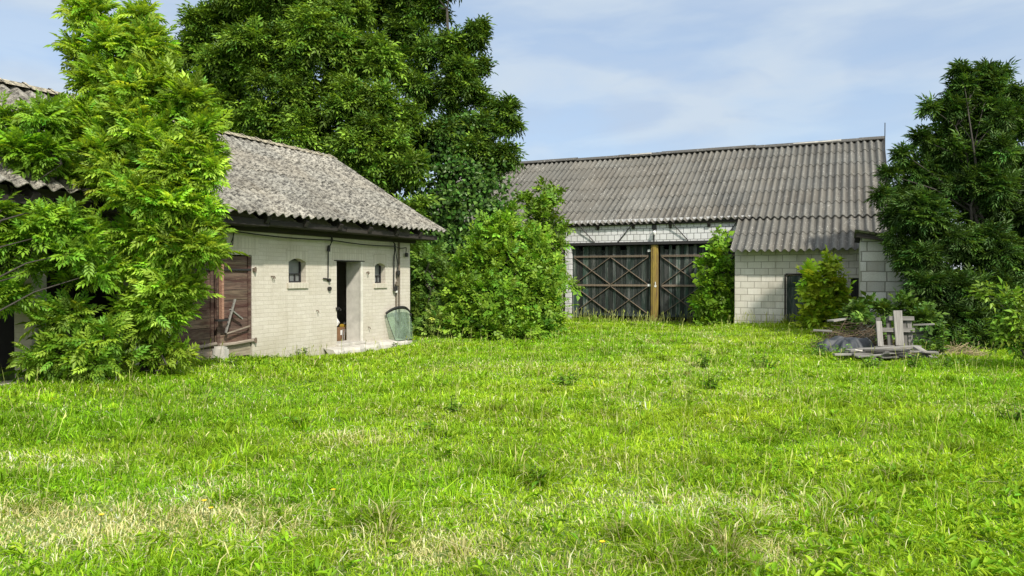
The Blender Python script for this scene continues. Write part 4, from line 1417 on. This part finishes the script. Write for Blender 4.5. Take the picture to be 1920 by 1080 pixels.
DRY = [(150, 985, .95, .42), (60, 1010, .6, .35), (300, 955, .5, .25), (390, 965, .55, .28), (830, 1035, .5, .25), (500, 1000, .4, .25), (670, 822, .5, .3), (390, 915, .35, .25), (1250, 940, .6, .35), (1420, 960, .55, .4), (1440, 1040, .45, .4),
       (100, 870, .6, .3), (800, 1010, .35, .2), (1100, 1060, .5, .25), (1450, 740, 1.1, .5), (1860, 770, .7, .4), (800, 780, .6, .5), (960, 690, 1.4, 1.0), (1230, 700, 1.6, .8), (1100, 870, .6, .35), (1000, 960, .8, .3), (1322, 628, .22, 2.2), (1318, 655, .22, 1.6), (1308, 690, .22, 1.4), (1296, 740, .22, 1.2), (1215, 640, .22, 2.0), (1195, 680, .22, 1.5), (1160, 740, .22, 1.2)]
DRY_W = [(ground_at(a, b), rx, ry) for a, b, rx, ry in DRY]
DRY_A = [.9, .7, .55, .9, .85, .6, .6, .5, .55, .6, .6, .4, .6, .4, .25, .3, .25, .22, .25, .2, .25, .42, .42, .36, .3, .36, .32, .28]


def dryness(x, y):
    v = np.zeros_like(x)
    for (c, rx, ry), a in zip(DRY_W, DRY_A):
        lx = (x - c[0]) * _r[0] + (y - c[1]) * _r[1]
        ly = (x - c[0]) * _h[0] + (y - c[1]) * _h[1]
        v = np.maximum(v, a * np.exp(-(lx / rx) ** 2 - (ly / ry) ** 2))
    v = v + 0.08 * np.maximum(0, field(x, y, 1.6, 3)) + .06 * np.maximum(0, field(x, y, 5, 5))
    return np.clip(v, 0, 1)


GREEN = np.array([0.168, 0.355, 0.012])
YEL = np.array([0.335, 0.480, 0.026])
STRAW = np.array([0.80, 0.74, 0.34])


def scatter(n, d0, d1, power, rng, margin=4.0):
    u = rng.random(n)
    if abs(power) < 1e-6:
        d = d0 * (d1 / d0) ** u
    else:
        d = (d0 ** power + u * (d1 ** power - d0 ** power)) ** (1 / power)
    half = .70 * d + margin
    l = rng.uniform(-1, 1, n) * half
    x = l * _r[0] + d * _h[0]
    y = l * _r[1] + d * _h[1]
    k = in_yard(x, y)
    return x[k], y[k], d[k]


def make_grass():
    rng = np.random.default_rng(5)
    x, y, d = scatter(1050000, 3.1, 29, .62, rng)
    # tufts pull the blades together a little
    n = len(x)
    g1 = field(x, y, 2.2, 1)
    g2 = field(x, y, 7.5, 4)
    dry = dryness(x, y)
    keep = rng.random(n) > .05 * dry
    x, y, d, g1, g2, dry = [a[keep] for a in (x, y, d, g1, g2, dry)]
    # denser tussocks of longer blades
    tx, ty, td = scatter(3400, 3.2, 28, .75, rng)
    kq = rng.random(len(tx)) < np.clip(.35 + .5 * field(tx, ty, 1.3, 7), 0, 1)
    tx, ty, td = tx[kq], ty[kq], td[kq]
    own = []
    for (px, py, k_) in ((1300, 1010, 9), (1345, 1045, 8), (1250, 1055, 7), (1180, 1005, 5), (1390, 1000, 5), (985, 900, 5), (1010, 915, 4), (690, 985, 6), (720, 1010, 5), (1600, 960, 5), (1530, 985, 5), (1320, 1065, 6),
                         (930, 880, 3), (860, 905, 3), (480, 860, 4), (560, 800, 4), (300, 790, 3), (1700, 900, 5), (1800, 850, 5), (1130, 780, 4), (1440, 830, 4), (800, 820, 4)):
        gp = ground_at(px, py)
        for _ in range(k_):
            own.append((gp[0] + rng.normal(0, .09), gp[1] + rng.normal(0, .09)))
    own = np.array(own)
    n_own = len(own)
    tx, ty = np.concatenate([tx, own[:, 0]]), np.concatenate([ty, own[:, 1]])
    td = np.concatenate([td, np.hypot(own[:, 0], own[:, 1])])
    q = 34
    nt = len(tx)
    ta = rng.uniform(0, 2 * np.pi, (nt, q)); tr = rng.random((nt, q)) ** .5 * rng.uniform(.04, .12, (nt, 1))
    n_base = len(x)
    x = np.concatenate([x, (tx[:, None] + np.cos(ta) * tr).ravel()]); y = np.concatenate([y, (ty[:, None] + np.sin(ta) * tr).ravel()])
    d = np.concatenate([d, np.repeat(td, q)])
    tuft = np.arange(len(x)) >= n_base
    g1, g2, dry = field(x, y, 2.2, 1), field(x, y, 7.5, 4), dryness(x, y)
    tuft_h = np.concatenate([np.zeros(n_base), np.repeat(np.concatenate([rng.uniform(.03, .13, nt - n_own), rng.uniform(.07, .15, n_own)]), q)])
    tuft_c = np.concatenate([np.ones(n_base), np.repeat(np.exp(np.concatenate([rng.normal(-.2, .28, nt - n_own), rng.normal(-.42, .2, n_own)])), q)])
    n = len(x)
    h = (.047 + .022 * g1 + .020 * g2) * np.exp(rng.normal(0, .32, n)) * (1 - .25 * dry)
    tall = rng.random(n) < .012
    h[tall] *= 2.0
    h = h + tuft_h * rng.uniform(.5, 1.1, n)
    edge = np.clip(1 - (25.35 - y) / 1.2, 0, 1) * (x < -3.2) + np.clip(1 - (23.9 - y) / .6, 0, 1) * (x > -3.2) * (x < .3)
    h = np.clip(h * (1 + .9 * edge), .025, .38)
    w = .0030 * (d / 4) ** .62 * rng.uniform(.7, 1.5, n)
    a = np.concatenate([rng.uniform(0, 2 * np.pi, n_base), ta.ravel()])
    lean = rng.gamma(2.4, .42, n) * h
    lx, ly = np.cos(a) * lean, np.sin(a) * lean
    b = a + rng.normal(np.pi / 2, .7, n)
    wx, wy = np.cos(b) * w, np.sin(b) * w
    z0 = gz(x, y) - .01
    V = np.empty((n, 5, 3), np.float32)
    V[:, 0] = np.stack([x - wx, y - wy, z0], 1)
    V[:, 1] = np.stack([x + wx, y + wy, z0], 1)
    V[:, 2] = np.stack([x + lx * .35 + wx * .85, y + ly * .35 + wy * .85, z0 + h * .6], 1)
    V[:, 3] = np.stack([x + lx * .35 - wx * .85, y + ly * .35 - wy * .85, z0 + h * .6], 1)
    V[:, 4] = np.stack([x + lx, y + ly, z0 + h * (1 - .30 * np.minimum(lean / h, 2.2))], 1)
    mixy = np.clip(.45 + .40 * field(x, y, .9, 2) + .30 * field(x, y, 3.3, 6) + rng.normal(0, .28, n), 0, 1)[:, None]
    C = GREEN * (1 - mixy) + YEL * mixy
    dead = (rng.random(n) < np.clip(dry * .85 + .05, 0, .9))[:, None]
    C = np.where(dead, STRAW * rng.uniform(.6, 1.2, (n, 1)), C)
    C = C * np.exp(rng.normal(0, .21, (n, 1)) + .24 * field(x, y, 4.5, 9)[:, None] + .12 * field(x, y, 1.2, 11)[:, None])
    C = C * tuft_c[:, None]
    CC = np.repeat(np.clip(C, .005, .7), 5, 0)
    i = (np.arange(n) * 5)[:, None]
    Fc = np.concatenate([i + np.array([[0, 1, 2]]), i + np.array([[0, 2, 3]]), i + np.array([[3, 2, 4]])], 0)
    o = array_mesh("grass", V.reshape(-1, 3), Fc, CC, M_GRASS)
    tag(o, "rough yellow-green meadow grass covering the farmyard", "grass", kind="stuff")

    # broad-leaved herbs mixed into the grass (dandelion, plantain, clover)
    x, y, d = scatter(13000, 3.2, 27, .6, rng)
    dens = field(x, y, 1.1, 8)
    right = smooth((x * _r[0] + y * _r[1] - .18 * d) / (.25 * d))
    near = smooth((9 - d) / 4)
    keep = (rng.random(len(x)) < np.clip(.10 + .35 * dens + .8 * right * near, 0, 1)) & (dryness(x, y) < .5)
    keep0 = keep
    x, y, d = x[keep], y[keep], d[keep]
    n = len(x)
    P, A, N, S, C = [], [], [], [], []
    for k in range(8):
        a = rng.uniform(0, 2 * np.pi, n)
        el = rng.uniform(.15, .9, n)
        sz = rng.uniform(.035, .085, n) * (1 + .25 * (d > 10))
        P.append(np.stack([x + rng.normal(0, .02, n), y + rng.normal(0, .02, n), gz(x, y) + rng.uniform(.0, .06, n)], 1))
        A.append(np.stack([np.cos(a) * np.cos(el), np.sin(a) * np.cos(el), np.sin(el)], 1))
        N.append(np.stack([-np.cos(a) * .4, -np.sin(a) * .4, np.ones(n)], 1) + rng.normal(0, .25, (n, 3)))
        S.append(sz * (1 + .15 * right[keep0] * near[keep0]))
        C.append(colours(n, (.18, .34, .015), rng, .22, .1, (.30, .44, .03), .3))
    V, Fc, CC = leaf_arrays(np.concatenate(P), np.concatenate(A), np.concatenate(N), np.concatenate(S), np.concatenate(C), T_HERB)
    o = array_mesh("herbs", V, Fc, CC, M_GRASS)
    tag(o, "broad-leaved herbs and clover growing through the meadow grass", "ground cover", kind="stuff")

    # taller seeding stalks
    rng = np.random.default_rng(9)
    x, y, d = scatter(2000, 4.5, 27, .9, rng)
    e1 = rng.uniform(-9.2, -3.3, 230); e2 = rng.uniform(24.7, 25.35, 230)
    x = np.concatenate([x, e1, rng.uniform(-3.2, .2, 90)]); y = np.concatenate([y, e2, rng.uniform(23.4, 23.9, 90)])
    n = len(x)
    h = rng.uniform(.18, .38, n)
    h[-320:] = rng.uniform(.15, .5, 320)
    w = .0025 + .00022 * np.hypot(x, y)
    a = rng.uniform(0, 6.28, n)
    ln = rng.uniform(.05, .35, n) * h
    z0 = gz(x, y)
    V = np.empty((n, 6, 3), np.float32)
    bx, by = _r[0] * w, _r[1] * w
    tx, ty = x + np.cos(a) * ln, y + np.sin(a) * ln
    V[:, 0] = np.stack([x - bx * .5, y - by * .5, z0], 1); V[:, 1] = np.stack([x + bx * .5, y + by * .5, z0], 1)
    V[:, 2] = np.stack([x * .3 + tx * .7 + bx * .5, y * .3 + ty * .7 + by * .5, z0 + h * .75], 1)
    V[:, 3] = np.stack([x * .3 + tx * .7 - bx * .5, y * .3 + ty * .7 - by * .5, z0 + h * .75], 1)
    V[:, 4] = np.stack([tx + bx * 1.6, ty + by * 1.6, z0 + h * .85], 1); V[:, 5] = np.stack([tx, ty, z0 + h], 1)
    i = (np.arange(n) * 6)[:, None]
    Fc = np.concatenate([i + np.array([[0, 1, 2]]), i + np.array([[0, 2, 3]]), i + np.array([[3, 2, 4]]), i + np.array([[3, 4, 5]])], 0)
    C = np.array([.33, .36, .11]) * np.exp(rng.normal(0, .3, (n, 1)))
    o = array_mesh("seeding_stalks", V.reshape(-1, 3), Fc, np.repeat(C, 6, 0), M_GRASS)
    tag(o, "pale tall seeding grass stalks in the meadow and along the barn gates", "grass", kind="stuff")


make_grass()

# dandelion flowers
M_PETAL = plain_material("yellow_petal", (0.75, 0.50, 0.01), 0.7, 0.2, 10)
for i, (px, py) in enumerate(((380, 975), (392, 990), (622, 953), (1035, 738), (187, 1004), (1125, 1060))):
    p = ground_at(px, py)
    t = empty("dandelion", (p[0], p[1], float(gz(p[0], p[1]))), "tiny yellow dandelion flower dotted in the meadow grass", "flower", "yellow dandelions in the meadow")
    MB().tube([(0, 0, 0), (.01, 0, .08), (.012, .004, .125)], .003, 5).build("stalk", M_STEM, t)
    m = MB(); V = [(.012, .004, .125)]
    for k in range(14):
        a = k * 6.283 / 14
        rr = .019 if k % 2 else .013
        V.append((.012 + math.cos(a) * rr, .004 + math.sin(a) * rr, .135))
    m.add(V, [(0, k + 1, (k + 1) % 14 + 1) for k in range(14)]); m.build("bloom", M_PETAL, t)


# ================================================================== junk heap under the dark tree
def oriented(px, py, d, yaw):
    p = at(px, py, d)
    return (p[0], p[1], max(p[2], float(gz(p[0], p[1])) + .02)), yaw


def plank(px0, py0, d0, px1, py1, d1, w, th, shade, label, name="weathered_plank", mat=None, group="weathered planks in the junk heap"):
    a, b = Vector(at(px0, py0 - 4, d0)), Vector(at(px1, py1 - 4, d1))
    c = (a + b) / 2
    m = MB()
    L = (b - a).length
    m.box((-L / 2, -w / 2, -th / 2), (L / 2, w / 2, th / 2), (shade, shade, shade * .98), None, .006)
    o = m.build(name, mat or M_GREYWOOD, None, bevel=.004)
    x = (b - a).normalized()
    y = Vector((0, 0, 1)).cross(x).normalized()
    z = x.cross(y)
    o.matrix_world = Matrix(((x.x, y.x, z.x, c.x), (x.y, y.y, z.y, c.y), (x.z, y.z, z.z, c.z), (0, 0, 0, 1)))
    return tag(o, label, "plank", group)


plank(1590, 661, 14.3, 1722, 653, 14.7, .16, .035, 1.1, "longest grey plank, lying along the top of the low stack")
plank(1598, 668, 14.2, 1700, 663, 14.5, .14, .035, .75, "dark grey plank in the middle layer of the low stack")
plank(1606, 673, 14.05, 1668, 668, 14.1, .12, .03, 1.0, "short pale plank at the stack's front foot")
plank(1612, 658, 14.5, 1690, 656, 14.9, .18, .03, .6, "wide dark board under the top plank")
plank(1718, 655, 14.6, 1752, 676, 14.1, .15, .045, 1.25, "pale plank slanting down to the grass at the stack's end")
plank(1740, 664, 14.7, 1790, 660, 15.0, .12, .03, .95, "grey plank poking out beside the dry stalks")
plank(1745, 669, 14.5, 1782, 668, 14.4, .10, .03, 1.1, "short pale board on the grass by the dry stalks")
plank(1650, 674, 14.0, 1735, 672, 14.2, .13, .03, .55, "dark board on the ground under the stack")
plank(1594, 665, 14.6, 1640, 676, 14.0, .08, .05, .5, "dark batten sticking out of the stack's left end")
plank(1557, 606, 16.2, 1592, 601, 16.4, .2, .03, 1.1, "pale board lying on top of the brushwood above the grey sheet")
plank(1525, 623, 16.1, 1560, 625, 15.9, .05, .04, 1.0, "thin pale batten jutting left from the brushwood")
plank(1712, 613, 15.5, 1752, 612, 15.3, .035, .03, 1.2, "thin pale lath sticking out behind the pallet")
_rp = random.Random(41)
for k in range(16):
    px, py, d = _rp.uniform(1598, 1765), _rp.uniform(656, 674), _rp.uniform(14.0, 15.0)
    l = _rp.uniform(14, 46)
    plank(px - l, py + _rp.uniform(-3, 3), d + _rp.uniform(-.35, .35), px + l, py + _rp.uniform(-3, 3), d + _rp.uniform(-.35, .35), _rp.uniform(.05, .13), _rp.uniform(.02, .04), _rp.choice([.3, .45, .7, .9, 1.1]),
          "small broken piece of weathered plank jumbled in the low stack", "plank_piece", None, "broken plank pieces in the low stack")
o = MB().tube([at(1603 + k * 9, 655 + 6.5 * math.sin(k / 13 * 3.1) + 1, 14.25 + .03 * k) for k in range(14)], .014, 6, (1.4, 1.4, 1.4)).build("hose", M_CONCRETE)
tag(o, "pale hose sagging across the front of the plank stack", "hose")


def make_pallet():
    b = Vector(at(1678, 650, 15.1))
    b.z = 0.10
    root = empty("pallet", b, "broken weathered wooden pallet propped upright behind the plank stack", "pallet", rz=R(26))
    root.rotation_euler = (R(-9), R(1), R(28))
    W = .86
    for x, w, z0, z1, s in ((-.40, .12, .06, .57, 1.25), (-.02, .18, .08, .80, 1.15)):
        m = MB(); m.box((x, -.075, z0), (x + w, -.05, z1), (s, s, s), None, .005); m.build("front_board", M_GREYWOODZ, root, bevel=.004)
    for z, s in ((.0, 1.1), (.36, .8), (.60, .8)):
        m = MB(); m.box((-.38 if z < .5 else -.1, -.045, z), (W / 2, .03, z + .085), (s, s, s), None, .006); m.build("stringer", M_GREYWOOD, root, bevel=.004)
    for x, s in ((-.34, .5), (-.12, .45), (.2, .5), (.32, .75)):
        m = MB(); m.box((x, .034, .01), (x + .1, .055, .66), (s, s, s), None, .005); m.build("back_board", M_GREYWOODZ, root)


M_GREYWOODZ = wood_material("weathered_timber_upright", (0.11, 0.103, 0.092), (0.27, 0.258, 0.235), along='Z')
make_pallet()


def mound(name, label, cat, c, rx, ry, h, mat, seed, fold=.04, yaw=.4):
    rng = random.Random(seed)
    nu, nv = 64, 22
    V, Fs = [], []
    ph = [rng.uniform(0, 6.28) for _ in range(6)]
    for j in range(nv + 1):
        t = j / nv
        for i in range(nu):
            a = 2 * math.pi * i / nu
            rr = t ** .8
            k = 1 + .13 * math.sin(3 * a + ph[0]) + .09 * math.sin(7 * a + ph[1]) + .06 * math.sin(12 * a + ph[5])
            z = h * (1 - t ** 2.2) * (1 + .10 * math.sin(2 * a + ph[2])) + fold * t * math.sin(11 * a + ph[3]) * .5 + fold * .4 * math.sin(17 * a + 9 * t + ph[4]) * t
            x_, y_ = rx * rr * k * math.cos(a), ry * rr * k * math.sin(a)
            z += .55 * fold * float(field(np.array(x_), np.array(y_), 5.0, seed)) + .3 * fold * float(field(np.array(x_), np.array(y_), 14.0, seed + 2))
            V.append((x_, y_, z if j < nv else -.05))
    for j in range(nv):
        for i in range(nu):
            Fs.append((j * nu + i, (j + 1) * nu + i, (j + 1) * nu + (i + 1) % nu, j * nu + (i + 1) % nu))
    o = MB().add(V, Fs).build(name, mat, None, smooth_=True)
    o.location = (c[0], c[1], float(gz(c[0], c[1])))
    o.rotation_euler = (0, 0, yaw)
    return tag(o, label, cat)


mound("plastic_sheet", "dark grey plastic sheet draped over a mound left of the pallet", "sheet", at(1583, 655, 15.6), .56, .46, .31, M_TARP, 3, .10)


def make_brush(name, label, cat, c, n, rx, ry, h, mat, seed, r=.006, ln=(.4, .9), flat=.35):
    rng = random.Random(seed)
    m = MB()
    for k in range(n):
        a = rng.uniform(0, 6.28)
        q = rng.random() ** .5
        p = Vector((rx * q * math.cos(a), ry * q * math.sin(a), rng.uniform(.02, h * (1.05 - q * q))))
        d = Vector((rng.gauss(0, 1), rng.gauss(0, 1), rng.gauss(0, flat))).normalized() * rng.uniform(*ln) / 2
        bnd = Vector((rng.gauss(0, .05), rng.gauss(0, .05), rng.gauss(0, .04)))
        s = rng.uniform(.5, 1.6)
        A, B = p - d, p + d
        A.z, B.z = max(A.z, .01), max(B.z, .01)
        m.tube([A, p + bnd, B], [r, r * .8, r * .4], 4, (s, s * .95, s * .9))
    o = m.build(name, mat)
    o.location = (c[0], c[1], float(gz(c[0], c[1])))
    return tag(o, label, cat)


make_brush("brush_heap", "brown heap of dry brushwood behind the grey plastic sheet", "brushwood", at(1612, 640, 16.1), 420, .75, .55, .62, M_TWIG, 4)
M_STRAW = plain_material("dry_straw", (0.40, 0.34, 0.20), 0.95, 0.4, 12)
make_brush("dry_stalks", "bleached dry stalks scattered at the right end of the plank stack", "dry grass", at(1798, 664, 14.6), 130, .45, .35, .16, M_STRAW, 6, .005, (.25, .6), .5)
make_brush("dry_litter", "pale dry litter caught among the low stack of planks", "dry grass", at(1665, 668, 14.5), 150, .85, .3, .14, M_STRAW, 7, .004, (.15, .45), .3)
